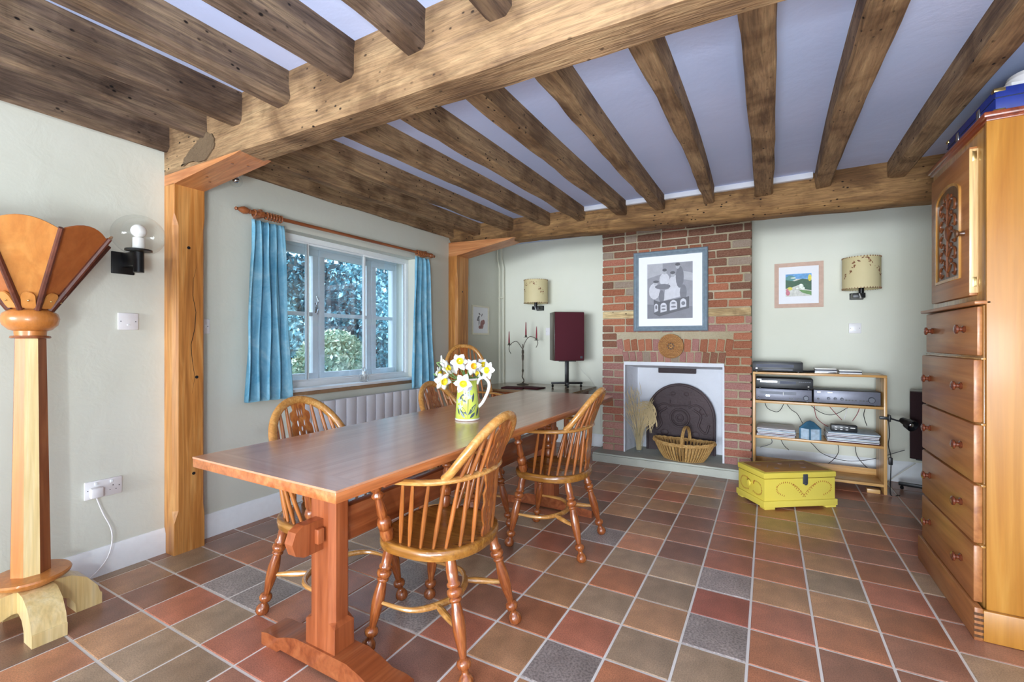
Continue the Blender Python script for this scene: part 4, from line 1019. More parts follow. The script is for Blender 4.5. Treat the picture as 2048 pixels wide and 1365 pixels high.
multi('print_yellow', AM['yel'], [elp(.085, .06, .013, .03), elp(-.065, -.03, .02, .015)], t, y - .0011)
multi('print_green', AM['grn'], [[(.0, -.04), (.06, -.05), (aw, -.06), (aw, -ah + .005), (.03, -.07)]], t, y - .0011)
multi('print_flowers', AM['pink'], [elp(-.08, -.07, .016, .022), elp(-.085, -.045, .01, .015)], t, y - .0014)
multi('print_blossom', AM['wht'], [elp(.02, -.01, .018, .02), elp(.035, -.03, .014, .012), elp(-.01, -.03, .01, .008), elp(-.04, .065, .02, .005)], t, y - .0014)
SF = flat('silver_frame', 'd8d2c0', .35, .3, var=.05)
t, y = frame('framed_drawing', 'small pale botanical drawing on the left wall behind the far post', .345, .33, (XL + .002, 4.35, 1.385 + .0), -R(90) * -1, .018, .014, SF, 'mat')
t.location = (XL + .002, 4.355, 1.387)
multi('print_petals', flat('print_mauve', '9a6c6c', .6, var=.3), [elp(.03, -.05, .035, .05), elp(.06, -.02, .03, .03), elp(-.01, -.08, .03, .02)], t, y)
multi('print_leaves', flat('print_leafgrey', '77737a', .6, var=.3), [elp(-.04, .03, .03, .014, rot=.7), elp(-.02, .07, .02, .01, rot=-.5), elp(-.055, -.0, .02, .01), elp(.03, .06, .02, .008, rot=1), elp(-.03, -.02, .01, .045)], t, y - .0003)
# woven plate
pt = thing('woven_plate', 'round woven straw plate hanging on the bricks above the fireplace', 'plate', (-.778, CY - .004, 1.102), 0)
PB = wood('plate_straw', '8c5c30', 'b4814a', 'c99a62', 0, .7, 0, 3, 1.2, .4)
b = MB()
for k in range(9):
    r = .012 + k * .0118; b.tube([(r * math.cos(a), -.006 - .0014 * (k ** 1.1), r * math.sin(a)) for a in [2 * math.pi * q / 32 for q in range(32)]], .0068, 6, up=(0, 1, 0), closed=True)
b.build('coil', PB, pt)
b = MB()
for q in range(28):
    a = 2 * math.pi * q / 28; b.tube([(.03 * math.cos(a), -.016, .03 * math.sin(a)), (.108 * math.cos(a), -.0275, .108 * math.sin(a))], .0011, 4)
b.build('stitching', 'brownw', pt)
b = MB()
for q in range(8):
    a = 2 * math.pi * q / 8; b.sphere((.026 * math.cos(a), -.017, .026 * math.sin(a)), .008, (1, .5, 1), 8, 6)
b.build('centre_star', 'carve', pt)
def sconce(x, z, r, h_, label, seed):
    t = thing('wall_sconce', label, 'wall light', (x, YB, z), 0, 'drum shaded wall lights')
    b = MB(); n = 36; bm = b.bm
    for a_, c in ((r, r - .002),): 
        R0 = [[bm.verts.new((q * math.cos(2 * math.pi * k / n), -.15 + q * math.sin(2 * math.pi * k / n), zz)) for k in range(n)] for q, zz in ((r, 0), (r, h_), (r - .002, h_), (r - .002, 0))]
    for A, B in zip(R0, R0[1:] + R0[:1]):
        for k in range(n): bm.faces.new((A[k], A[(k + 1) % n], B[(k + 1) % n], B[k]))
    sh = b.build('lamp_shade', 'shade', t, smooth=40)
    b = MB(); rd = random.Random(seed)
    for zz in (.002, h_ - .002):
        for k in range(40):
            a = 2 * math.pi * k / 40; b.box((r * math.cos(a) * 1.004, -.15 + r * math.sin(a) * 1.004, zz), (.004, .004, .010), 0, a + .4)
    b.build('stitching', 'shadem', t)
    b = MB()
    for k in range(34):
        a = -math.pi / 2 + rd.uniform(-1.25, 1.25); zz = h_ * (.68 + .2 * math.sin(a * 3) + rd.gauss(0, .07)); zz = min(h_ - .015, zz)
        s_ = rd.uniform(.003, .009); tl = rd.uniform(0, 3); P = []
        for q in range(7):
            u, v = s_ * 1.6 * math.cos(q * .898), s_ * .6 * math.sin(q * .898); u, v = u * math.cos(tl) - v * math.sin(tl), u * math.sin(tl) + v * math.cos(tl)
            P.append(((r + .0008) * math.cos(a + u / r), -.15 + (r + .0008) * math.sin(a + u / r), zz + v))
        b.poly(P)
    b.build('leaf_print', 'shadem', t, smooth=0, recalc=False)
    MB().lathe([(-.035, .018), (.02, .018)], (0, -.15, 0), n=14).build('lamp_holder', 'black', t)
    MB().sphere((0, -.15, .075), .03, (1, 1, 1.2)).lathe([(.015, .012), (.05, .02)], (0, -.15, 0)).build('bulb', 'jugw', t)
    MB().bx(-.055, .03, -.14, -.002, -.07, -.03, .003).bx(-.06, .035, -.012, -.001, -.075, -.02, .002).build('bracket', 'black', t)
    MB().tube([(-.012, -.15, -.033), (-.0, -.15, -.075)], .009, 8).build('switch', 'silver', t)
sconce(.665, 1.575, .128, .255, 'drum shaded wall light with leaf print in the right alcove', 3)
sconce(-2.30, 1.578, .135, .262, 'drum shaded wall light with leaf print in the left alcove', 5)
def plate(name, label, cat, loc, nrm, w_, h_, sw=()):
    t = thing(name, label, cat, loc, 0); a = {'x': R(90), 'y': 0}[nrm]; t.rotation_euler.z = a
    MB().bx(-w_ / 2, w_ / 2, -.011, -.0005, -h_ / 2, h_ / 2, .0035).build('face_plate', 'plastic', t)
    for x in (-w_ / 2 + .012, w_ / 2 - .012):
        MB().lathe([(0, .0028), (.001, .002)], (x, -.011, 0), (x, -.012, 0), 8).build('screw', 'greyd', t)
    for x, z, a_, b_ in sw: MB().box((x, -.0125, z), (a_, .005, b_), .001).build('rocker', 'white', t)
    return t
plate('light_switch', 'white blank fused switch plate below the glass globe light', 'switch', (XL, 1.074, 1.25), 'x', .086, .086, [(0, -.018, .012, .006)])
plate('light_switch', 'narrow white switch beside the foreground post on the window wall', 'switch', (XL, 1.44, 1.235), 'x', .05, .085, [(0, 0, .012, .02)])
plate('wall_socket', 'white wall plate in the right alcove under the wall light', 'socket', (.643, YB, 1.258), 'y', .086, .086, [(0, -.018, .012, .006)])
plate('wall_socket', 'white wall plate half hidden behind the left alcove loudspeaker', 'socket', (-2.20, YB, 1.258), 'y', .086, .086, [(0, -.018, .012, .006)])
ds = plate('wall_socket', 'white double power socket low on the wall by the floor lamp', 'socket', (XL, .975, .425), 'x', .146, .086, [(-.03, .028, .012, .014), (.03, .028, .012, .014)])
for dx, dz in ((-.012, -.015), (.012, -.015), (0, .006)): MB().box((.036 + dx, -.0113, dz), (.004 if dz < 0 else .003, .001, .003 if dz < 0 else .006)).build('pin_slot', 'blackp', ds)
pg = thing('power_plug', 'white plug in the double socket with its flex trailing to the floor', 'plug', (XL + .012, .94, .415))
MB().box((.018, 0, 0), (.034, .048, .05), .008).build('plug_body', 'plastic', pg)
cb = catmull([Vector((.02, .0, -.025)), Vector((.03, .02, -.10)), Vector((.045, .05, -.2)), Vector((.05, .04, -.30)), Vector((.04, .0, -.37)), Vector((.05, -.06, -.405)), Vector((.10, -.14, -.408)), Vector((.2, -.22, -.408))], 8)
MB().tube(cb, .0032, 6, up=None).build('flex', 'plastic', pg)
# globe wall light on left wall
gl = thing('globe_wall_light', 'clear glass globe wall light with black bracket beside the foreground post', 'wall light', (XL, 1.065, 1.545))
MB().bx(0, .012, -.06, .035, -.055, .055, .003).build('wall_plate', 'black', gl)
MB().bx(.01, .15, -.018, .018, -.02, .05, .003).build('arm', 'black', gl)
MB().lathe([(-.055, .022), (.045, .022), (.05, .055), (.058, .055), (.06, .03)], (.145, 0, 0), n=20).build('lamp_holder', 'black', gl)
MB().lathe([(.06, .025), (.115, .025), (.12, .016)], (.145, 0, 0), n=18).sphere((.145, 0, .15), .033, (1, 1, 1)).build('bulb', 'jugw', gl)
b = MB(); prof_ = [(.045 * 1, -.082)]; P = [(.062, .052)] + [(.128 + .1 * math.sin(R(a)), .108 * math.cos(R(a))) for a in range(-58, 91, 8)]
b.lathe([(h, max(r, .0008)) for h, r in P], (.145, 0, 0), n=36, caps=False); b.build('glass_globe', 'globe', gl, smooth=80)
bu = thing('ceiling_bulb', 'bare glass bulb under the bracket beside the window wall', 'bulb', (-2.60, 1.47, 2.012))
MB().sphere((0, 0, .035), .034).build('glass_bulb', 'globe', bu); MB().sphere((0, 0, .04), .018).build('reflector', 'silver', bu)
MB().lathe([(.06, .017), (.10, .015), (.17, .012)], (0, 0, 0), n=12).build('lamp_holder', 'plastic', bu)
# corner pipes
b = thing('heating_pipes', 'pair of painted vertical pipes in the left alcove corner', 'pipes', (XL + .04, 4.76, 0))
for k, (dx, dy) in enumerate(((-.005, -.03), (.035, .005))):
    P = [Vector((dx, dy, .0)), Vector((dx, dy, 1.95)), Vector((dx, dy, 2.02)), Vector((dx - .015, dy - .02 + .0, 2.14)), Vector((dx - .015, dy - .02, 2.31))]
    MB().tube(P, .0085, 10, up=(1, 0, 0)).build('pipe', 'pipe', b)
MB().box((.0, -.005, 1.67), (.07, .02, .012), .002).build('pipe_clip', 'pipe', b)

# ------------------------------------------------------------- fireplace things
fbk = thing('iron_fireback', 'arched dark cast iron fireback standing in the fireplace', 'fireback', (-.74, 4.62, .081))
A = lambda w_, h_, r: [(-w_, 0), (w_, 0)] + [(w_ * math.cos(a), h_ - r + r * math.sin(a)) for a in [math.pi * k / 24 for k in range(25)]]
mF = Matrix(((1, 0, 0, 0), (0, 0, 1, 0), (0, 1, 0, 0), (0, 0, 0, 1)))
MB().prism(A(.317, .66, .33), -.005, .022, mF).build('plate', 'iron', fbk, smooth=30)
rim = [Vector((x, -.008, z)) for x, z in [(.305, 0), (.305, .2)] + [(.305 * math.cos(a), .325 + .323 * math.sin(a)) for a in [math.pi * k / 24 for k in range(25)]] + [(-.305, .2), (-.305, 0)]]
MB().tube(rim, .011, 6, up=(0, 1, 0)).build('rim', 'iron', fbk)
b = MB()
for r, q in ((.085, .01), (.065, .006), (.03, .008)): b.tube([(r * math.cos(a), -.007, .33 + r * math.sin(a)) for a in [2 * math.pi * k / 24 for k in range(24)]], q, 6, up=(0, 1, 0), closed=True)
b.sphere((0, -.004, .33), .03, (1, .4, 1))
b.tube(catmull([Vector((-.09, -.007, .50)), Vector((-.085, -.007, .455)), Vector((0, -.007, .445)), Vector((.085, -.007, .455)), Vector((.09, -.007, .50))], 4), .008, 6, up=(0, 1, 0))
for s_ in (1, -1):
    b.tube(catmull([Vector((s_ * .12, -.007, .42)), Vector((s_ * .19, -.007, .36)), Vector((s_ * .17, -.007, .26)), Vector((s_ * .23, -.007, .2)), Vector((s_ * .26, -.007, .28))], 5), .011, 6, up=(0, 1, 0))
    b.tube(catmull([Vector((s_ * .08, -.007, .43)), Vector((s_ * .14, -.007, .46)), Vector((s_ * .2, -.007, .43)), Vector((s_ * .24, -.007, .36))], 5), .009, 6, up=(0, 1, 0))
    b.sphere((s_ * .2, -.004, .4), .028, (1, .35, 1)); b.sphere((s_ * .14, -.004, .18), .03, (1.3, .35, 1)); b.sphere((s_ * .06, -.004, .56), .02, (1.2, .35, 1))
b.build('relief', 'iron', fbk)
MB().bx(-.93 + .74, -.60 + .74, .035, .065, .745, .80, .004).build('smoke_stain_stone', 'iron', fbk) if False else None
sl = MB().bx(-.95, -.60, 4.655, 4.689, .835, .905, .006).build('flue_stone', 'iron', ch); sl['label'] = 'dark sooty stone over the fireback'
# basket
bk = thing('wicker_basket', 'oval wicker trug basket with a hoop handle on the hearth', 'basket', (-.665, 4.35, .081), R(-5))
MB().lathe([(0, 1), (.004, 1)], n=28).build('base', 'basket', bk).scale = (.17, .10, 1)
def bw(f): return .17 + (.262 - .17) * f ** .8, .10 + (.15 - .10) * f ** .8
HB = .15
rz_ = lambda a, f: f * HB + .02 * f * abs(math.cos(a)) ** 3
for k in range(52):
    a = 2 * math.pi * k / 52; P = [(bw(f)[0] * math.cos(a), bw(f)[1] * math.sin(a), .003 + rz_(a, f)) for f in (0, .2, .45, .7, 1)]
    MB().tube(P, [.009, .011, .0125, .0135, .014], 6, .95, .5, up=None).build('stake', 'basket', bk)
for kk, (q, ro) in enumerate(((.012, 0), (.011, .012))):
    b = MB(); b.tube([(bw(1)[0] * math.cos(a) * (1 + .02 * kk), bw(1)[1] * math.sin(a) * (1 + .03 * kk), .005 + rz_(a, 1) - ro + .003 * math.sin(a * 24 + kk * 3)) for a in [2 * math.pi * k / 96 for k in range(96)]], q * .85, 6, closed=True)
    b.build('rim', 'basket', bk)
for q in (-1, 1): MB().tube([(.02 + q * .007, .148 * math.cos(a), HB + .0 + .145 * math.sin(a)) for a in [math.pi * k / 20 for k in range(21)]], .0075, 6, up=(1, 0, 0)).build('handle_cane', 'basket', bk)
# vase of dried grass
vs = thing('glass_vase', 'clear glass vase on the left of the hearth', 'vase', (-1.075, 4.385, .081))
MB().lathe([(0, .04), (.01, .042), (.2, .035), (.25, .045), (.249, .042), (.2, .032), (.02, .038), (.018, .001)], n=24, caps=False).build('vase_body', 'globe', vs, smooth=60)
b = MB(); rd = random.Random(9)
for k in range(90):
    a = rd.uniform(0, 6.28); r0 = rd.uniform(0, .022); p0 = Vector((r0 * math.cos(a), r0 * math.sin(a) * .6, .03))
    ln = rd.uniform(.30, .52); sp_ = rd.uniform(-.10, .10)
    p1 = Vector((sp_ * .6 + r0 * math.cos(a) * 1.3, rd.uniform(-.04, .03), .03 + ln * .6)); p2 = Vector((sp_ * 1.5 - .01, rd.uniform(-.07, .03), .03 + ln))
    b.tube(catmull([p0, p1, p2], 4), [.0016] * 8 + [.0012], 4, up=None)
for k in range(60):  # tall feathery heads to upper left
    p = Vector((rd.gauss(-.055, .035), rd.gauss(-.01, .02), rd.uniform(.33, .60))); d = Vector((rd.uniform(-.04, .02), rd.uniform(-.01, .01), rd.uniform(.04, .09)))
    b.tube([p - d * .5, p + d * .3, p + d], [.0007, .0022, .0005], 4, up=None)
for k in range(70):  # drooping seed heads to the right
    p = Vector((rd.uniform(.03, .09), rd.uniform(-.05, -.01), rd.uniform(.36, .50))); L = rd.uniform(.06, .16); q = rd.uniform(.03, .09)
    b.tube(catmull([p + Vector((-.05, 0, -.03)), p, p + Vector((q * .7, 0, -.01)), p + Vector((q, 0, -L * .6)), p + Vector((q * .7 + rd.uniform(-.03, .03), 0, -L))], 4), [.0015] * 10 + [.003] * 6 + [.002], 4, up=None)
o = b.build('dried_grass', 'straw'); o.location = vs.location + Vector((0, 0, 0)); tag(o, 'bundle of dried grasses and drooping seed heads in the hearth vase', 'dried grass', kind='stuff')

# ------------------------------------------------------------- yellow chest
u1 = Vector((.449, .316)).normalized(); ang = math.atan2(u1.y, u1.x)
TW, TD, THh = .545, .32, .262
cxy = Vector((-.024, 3.535)) + u1 * TW / 2 + Vector((-u1.y, u1.x)) * TD / 2
yc = thing('painted_chest', 'yellow painted wooden chest with stencilled hearts on the floor', 'chest', (cxy.x, cxy.y, 0), ang)
hw, hd_ = TW / 2, TD / 2
MB().bx(-hw + .012, hw - .012, -hd_ + .012, hd_ - .012, .02, .205, .002).build('body', 'yellow', yc)
MB().bx(-hw, hw, -hd_, hd_, .014, .058, .005).build('plinth', 'yellow', yc)
MB().bx(-hw + .006, hw - .006, -hd_ + .006, hd_ - .006, .208, .248, .008).build('lid', 'yellow', yc)
MB().bx(-hw + .035, hw - .035, -hd_ + .035, hd_ - .035, .246, .2505, .001).build('lid_panel', 'yellowd', yc)
for sx in (-1, 1):
    for sy in (-1, 1): MB().bx(sx * (hw - .01), sx * (hw - .085), sy * (hd_ - .004), sy * (hd_ - .06), 0, .015, .002).build('foot', 'yellow', yc)
MB().bx(.018, .053, -hd_ + .002, -hd_ + .012, .165, .235, .004).bx(.026, .046, -hd_ - .001, -hd_ + .004, .16, .18, .003).build('hasp', 'greyd', yc)
b = MB()
def dash(P, w_=.0055, face='f'):
    for i in range(0, len(P) - 1):
        p, q = Vector(P[i]), Vector(P[i + 1]); d = (q - p); m = (p + q) / 2; n_ = Vector((-d.y, d.x)).normalized() * w_; d = d.normalized() * .002
        pts = [m - n_ - d, m + n_ - d, m + n_ + d, m - n_ + d]
        yf = -hd_ + .0115
        if face == 'f': b.poly([(a.x, yf, a.y) for a in pts])
        else: b.poly([(-hw + .0115, a.x, a.y) for a in pts])
for s_ in (-1, 1):
    P = catmull([Vector((s_ * .0 + .03, .075, 0)), Vector((s_ * .05 + .03, .13, 0)), Vector((s_ * .10 + .03, .175, 0)), Vector((s_ * .16 + .03, .178, 0)), Vector((s_ * .20 + .03, .15, 0)), Vector((s_ * .19 + .03, .11, 0)), Vector((s_ * .14 + .03, .085, 0))], 4)
    dash([(p.x, p.y) for p in P])
    P = catmull([Vector((s_ * .0 + .03, .09, 0)), Vector((s_ * .045 + .03, .14, 0)), Vector((s_ * .085 + .03, .168, 0))], 6); dash([(p.x, p.y) for p in P], .0045)
for s_ in (-1, 1):
    P = catmull([Vector((s_ * .02, .09, 0)), Vector((s_ * .08, .08, 0)), Vector((s_ * .12, .11, 0)), Vector((s_ * .10, .16, 0)), Vector((s_ * .04, .165, 0)), Vector((s_ * .03, .14, 0))], 6); dash([(p.x, p.y) for p in P], .005, 's')
b.build('stencil_pattern', 'stencil', yc, smooth=0, recalc=False)
o = MB().lathe([(0, .012), (.012, .012), (.02, .024), (.028, .022), (.03, .004)], (-hw + .012, 0, .14), (-hw - .018, 0, .14), 14).build('side_knob', 'yellow', yc) if False else MB().lathe([(0, .01), (.4, .012), (.6, .024), (.9, .02), (1, .004)], (-hw + .012, 0, .14), (-hw - .016, 0, .14), 14).build('side_knob', 'yellow', yc)
b = MB()
b.tube(catmull([Vector((-.16, -.03, .2512)), Vector((-.08, .05, .2512)), Vector((0, -.04, .2512)), Vector((.08, .05, .2512)), Vector((.17, -.02, .2512))], 8), .003, 4, 1, .2)
for x, y in ((-.1, -.05), (.1, -.05), (0, .06), (-.17, .05), (.17, .06)): b.lathe([(0, .018), (.001, .018)], (x, y, .2502), n=10)
b.build('lid_pattern', 'brownw', yc)

# ------------------------------------------------------------- hi-fi shelf
SX0, SX1, SY0, SY1 = -.112, .775, 4.33, 4.62
sh = thing('hifi_shelf', 'low open pine shelf unit holding stereo gear in the right alcove', 'shelf unit', ((SX0 + SX1) / 2, (SY0 + SY1) / 2, 0))
ox = (SX0 + SX1) / 2; oy = (SY0 + SY1) / 2
Z1, Z2, Z3, Z0 = .892, .655, .36, .075
def sbx(name, mat, x0, x1, y0, y1, z0, z1, bev=.002): return MB().bx(x0 - ox, x1 - ox, y0 - oy, y1 - oy, z0, z1, bev).build(name, mat, sh)
sbx('side_panel', 'shelfv', SX0, SX0 + .02, SY0, SY1, .0, Z1 - .018); sbx('side_panel', 'shelfv', SX1 - .02, SX1, SY0, SY1, 0, Z1 - .018)
sbx('top_board', 'shelfw', SX0, SX1, SY0, SY1, Z1 - .018, Z1)
for z in (Z2, Z3, Z0): sbx('shelf_board', 'shelfw', SX0 + .02, SX1 - .02, SY0, SY1 - .01, z - .02, z)
sbx('shelf_board', 'shelfw', SX0 + .02, SX1 - .02, SY1 - .02, SY1, Z0 - .03, Z0 + .05)
sbx('foot_block', 'shelfw', SX1 - .12, SX1 - .04, SY0 + .002, SY0 + .06, .0, .03)
def unit(name, label, cat, x0, x1, z, h_, y0, y1, mb, mf, build):
    t = thing(name, label, cat, ((x0 + x1) / 2, y0, z + .0015)); W = x1 - x0
    MB().bx(-W / 2, W / 2, .012, y1 - y0, .006, h_, .002).build('casing', mb, t)
    MB().bx(-W / 2, W / 2, 0, .012, .006, h_, .002).build('front_panel', mf, t)
    for sx in (-1, 1):
        for y in (.03, y1 - y0 - .03): MB().lathe([(0, .012), (.007, .012)], (sx * (W / 2 - .03), y, 0), n=10).build('foot', 'blackp', t)
    build(t, W, h_); return t
def knob(t, x, z, r, mat='greyd'): MB().lathe([(0, r), (.8, r * .95), (1, r * .8)], (x, 0, z), (x, -.014, z), 18).build('knob', mat, t)
def rect(t, name, x, z, w_, h_, mat, d=.002): MB().bx(x - w_ / 2, x + w_ / 2, -d, .001, z - h_ / 2, z + h_ / 2).build(name, mat, t, smooth=0)
def f_deck(t, W, h):
    rect(t, 'display', -W * .05, h * .62, W * .75, h * .3, 'navy'); rect(t, 'button_strip', 0, h * .25, W * .6, .006, 'greyd')
    rect(t, 'button', -W * .42, h * .35, .012, .006, 'silver')
def f_cd(t, W, h):
    rect(t, 'disc_tray', -W * .27, h * .68, W * .3, .014, 'silver'); rect(t, 'display', W * .07, h * .62, W * .28, .022, 'navy')
    for k in range(6): rect(t, 'button', W * .27 + k * .014, h * .72, .01, .006, 'greyd')
    rect(t, 'button', W * .42, h * .3, .01, .006, 'cream'); rect(t, 'badge', -W * .44, h * .86, .03, .006, 'silver')
def f_tuner(t, W, h):
    rect(t, 'tuning_scale', -W * .1, h * .68, W * .66, .024, 'greyd'); knob(t, W * .4, h * .35, .02)
    rect(t, 'pointer', W * .0, h * .62, .003, .024, 'cream', .003); rect(t, 'meter', -W * .28, h * .42, .03, .012, 'silver')
    for k in range(4): rect(t, 'button', W * .12 + k * .02 + (k > 1) * .012, h * .25, .013, .008, 'blackp', .005)
    knob(t, -W * .45, h * .25, .006, 'blackp')
def f_amp(t, W, h):
    knob(t, W * .37, h * .42, .023)
    for k in range(3): knob(t, -W * .27 + k * .043, h * .4, .0105)
    for k in range(7): rect(t, 'button', W * .0 + k * .019 + (k > 3) * .012, h * .34, .013, .009, 'blackp', .005)
    knob(t, -W * .43, h * .35, .007, 'blackp'); rect(t, 'badge', -W * .42, h * .85, .022, .006, 'silver'); rect(t, 'badge', -W * .25, h * .85, .03, .004, 'silver')
unit('cassette_deck', 'black slim cassette deck on top of the pine shelf unit', 'stereo', -.112, .245, Z1, .082, 4.34, 4.6, 'greyd', 'blackp', f_deck)
unit('tuner', 'grey radio tuner on the upper shelf under the black player', 'stereo', -.088, .305, Z2, .098, 4.34, 4.58, 'grey', 'grey', f_tuner)
unit('cd_player', 'black disc player stacked on the grey tuner', 'stereo', -.088, .315, Z2 + .0995, .085, 4.35, 4.58, 'blackp', 'blackp', f_cd)
unit('amplifier', 'long grey amplifier at the right of the upper shelf', 'stereo', .318, .738, Z2, .105, 4.34, 4.58, 'greyd', 'grey', f_amp)
o = MB().box((0, 0, .01), (.05, .14, .018), .005).build('remote_control', 'blackp'); o.location = (.285, 4.42, Z1 + .001); o.rotation_euler.z = R(-55)
tag(o, 'black remote control beside the cassette deck', 'remote control')
for nm, x, n_, lab in (('l', .40, 4, 'disc case in the pile left on the shelf top'), ('r', .56, 3, 'disc case in the pile right on the shelf top')):
    for k in range(n_):
        o = MB().box((0, 0, .005), (.142, .125, .0096), .0015).build('disc_case', ['silver', 'paper', 'greyd', 'cream'][(k + (nm == 'r')) % 4]); o.location = (x + random.uniform(-.004, .004), 4.43, Z1 + .001 + k * .0102)
        lv = (['bottom', 'second', 'third', 'top'] if n_ == 4 else ['bottom', 'middle', 'top'])[k]
        tag(o, '%s %s' % (lv, lab), 'disc case', 'stacked disc cases')
RC = ['paper', 'maroon', 'cream', 'greyd', 'mat', 'bagl', 'paper', 'grey']
def records(x0, x1, n_, z, side):
    for k in range(n_):
        w_ = .30; cxr = (x0 + x1) / 2; th = .0058
        o = MB().box((0, 0, th / 2), (x1 - x0, .26, th - .0006), .0008).build('record_sleeve', RC[(k * 3 + (side == 'right')) % len(RC)]); o.location = (cxr + random.uniform(-.005, .005), 4.475 + random.uniform(-.006, .006), z + .001 + k * th); o.rotation_euler.z = random.uniform(-.02, .02)
        nm = ['lowest', 'second lowest', 'third', 'fourth', 'fifth', 'sixth', 'seventh', 'eighth', 'ninth', 'tenth', 'eleventh', 'twelfth', 'thirteenth'][k] if k < n_ - 1 else 'topmost'
        tag(o, '%s record sleeve counted up in the %s hand pile on the middle shelf' % (nm, side), 'record', 'record sleeves on the shelf')
records(-.078, .195, 11, Z3, 'left'); records(.41, .735, 13, Z3, 'right')
pb = thing('switch_box', 'black box with small white legends lying on the right hand record pile', 'switch box', (.52, 4.42, Z3 + .078), 0)
MB().bx(-.085, .085, -.03, .03, 0, .052, .006).build('casing', 'blackp', pb)
for k in range(3):
    for q in range(2): MB().bx(-.06 + k * .035, -.045 + k * .035, -.0315, -.029, .014 + q * .018, .018 + q * .018).build('key', 'silver', pb)
MB().bx(.04, .07, -.0315, -.029, .03, .036).build('key', 'cream', pb)
# blue hexagonal bag / little house
hb_ = thing('blue_patterned_bag', 'small blue patterned house shaped box between the record piles', 'box', (.297, 4.40, Z3 + .001), R(10))
hx = [(.08 * math.cos(math.pi / 3 * k + .3), .07 * math.sin(math.pi / 3 * k + .3)) for k in range(6)]
MB().prism(hx, 0, .085).build('body', 'bagl', hb_, smooth=0)
b = MB(); bm = b.bm; lo = [bm.verts.new((x * 1.06, y * 1.06, .085)) for x, y in hx]; up_ = [bm.verts.new((x * .35, y * .35, .135)) for x, y in hx]; tp = bm.verts.new((0, 0, .145)); bm.faces.new(lo[::-1])
for k in range(6): bm.faces.new((lo[k], lo[(k + 1) % 6], up_[(k + 1) % 6], up_[k])); bm.faces.new((up_[k], up_[(k + 1) % 6], tp))
b.build('roof', 'bluebag', hb_, smooth=0)
b = MB()
for k in range(6):
    x, y = hx[k]; b.box((x * 1.0, y * 1.0, .043), (.012, .012, .086), .002)
b.build('edging', 'bluebag', hb_)
# clip spotlight
cs_ = thing('clip_spotlight', 'black clip on spotlight fixed to the right upright of the shelf', 'spotlight', (SX1, 4.34, .575))
MB().box((-.012, -.01, 0), (.07, .02, .022), .004).box((.012, .0, 0), (.014, .05, .05), .003).build('clip', 'blackp', cs_)
MB().tube(catmull([Vector((.015, -.01, 0)), Vector((.06, -.03, -.012)), Vector((.11, -.05, -.02))], 4), .006, 8).build('arm', 'blackp', cs_)
b = MB().lathe([(0, .014), (.1, .022), (.45, .026), (.55, .036), (1, .042), (1.001, .038), (.62, .03)], (.075, -.03, .0), (.128, -.105, -.035), 20, caps=False); b.build('lamp_head', 'blackp', cs_, smooth=50)
MB().sphere((.115, -.088, -.026), .022, (1, 1, 1)).build('bulb', 'silver', cs_)
# cables
def cable(pts, label, mat='blackp', r=.0032, nm='cable'):
    o = MB().tube(catmull([Vector(p) for p in pts], 7), r, 5, up=None).build(nm, mat); return tag(o, label, 'cable', 'stereo cables behind the shelf')
cable([(SX1 + .008, 4.335, .56), (SX1 + .012, 4.325, .45), (SX1 + .004, 4.322, .38), (SX1 + .02, 4.325, .28), (SX1 + .018, 4.325, .12), (SX1 + .02, 4.325, .006), (SX1 + .08, 4.36, .005)], 'black flex running down the right upright of the shelf from the spotlight')
o = MB().bx(SX1 + .006, SX1 + .03, 4.315, 4.335, .23, .285, .004).build('inline_switch', 'blackp'); tag(o, 'black inline switch on the spotlight flex', 'switch')
cy_ = 4.64
CB = [([(-.03, cy_, .62), (0, cy_, .55), (.08, cy_, .53), (.13, cy_, .62)], 'black cable looping below the tuner at the left end', 'blackp'),
      ([(.12, cy_, .64), (.17, cy_, .56), (.22, cy_, .52), (.26, cy_, .44)], 'black cable dropping toward the blue box', 'blackp'),
      ([(.28, cy_, .64), (.38, cy_, .55), (.48, cy_, .535), (.60, cy_, .62)], 'black cable swagged under the amplifier', 'blackp'),
      ([(.42, cy_, .64), (.48, cy_, .56), (.53, cy_ - .05, .50)], 'red cable leading to the switch box', 'candle'),
      ([(.66, cy_, .64), (.64, cy_, .56), (.60, cy_ - .05, .50)], 'dark red cable at the right under the amplifier', 'candle'),
      ([(.56, cy_, .64), (.565, cy_, .57), (.55, cy_, .5)], 'white cable under the amplifier', 'plastic'),
      ([(.34, cy_, .64), (.36, cy_, .50), (.44, cy_, .43), (.5, cy_, .42)], 'thin red cable sagging behind the blue box', 'candle'),
      ([(.70, cy_, .64), (.68, cy_, .55), (.70, cy_, .46)], 'black cable by the right side panel', 'blackp'),
      ([(.08, cy_, .33), (.12, cy_, .24), (.16, cy_, .2)], 'black cable under the left record pile', 'blackp'),
      ([(.22, cy_, .33), (.32, cy_, .28), (.40, cy_, .2), (.55, cy_, .16), (.72, cy_, .19), (.95, 4.7, .28)], 'long black cable sweeping under the middle shelf to the right speaker', 'blackp'),
      ([(.50, cy_, .33), (.51, cy_, .22), (.44, cy_, .12), (.34, cy_, .08)], 'black cable hanging in a bow over the bottom shelf', 'blackp'),
      ([(.62, cy_, .33), (.64, cy_, .2), (.74, cy_ + .0, .08)], 'black cable falling to the lower right corner', 'blackp'),
      ([(.0, cy_, .33), (.03, cy_, .25), (-.06, cy_, .2)], 'thin grey cable in the lower left corner of the shelf', 'grey'),
      ([(1.0, 4.62, .2), (.93, 4.7, .1), (.86, 4.72, .02), (.83, 4.6, .006)], 'pale cable from the right speaker down to the floor', 'pipe')]
for P, lab, m in CB: cable(P, lab, m, .0026)
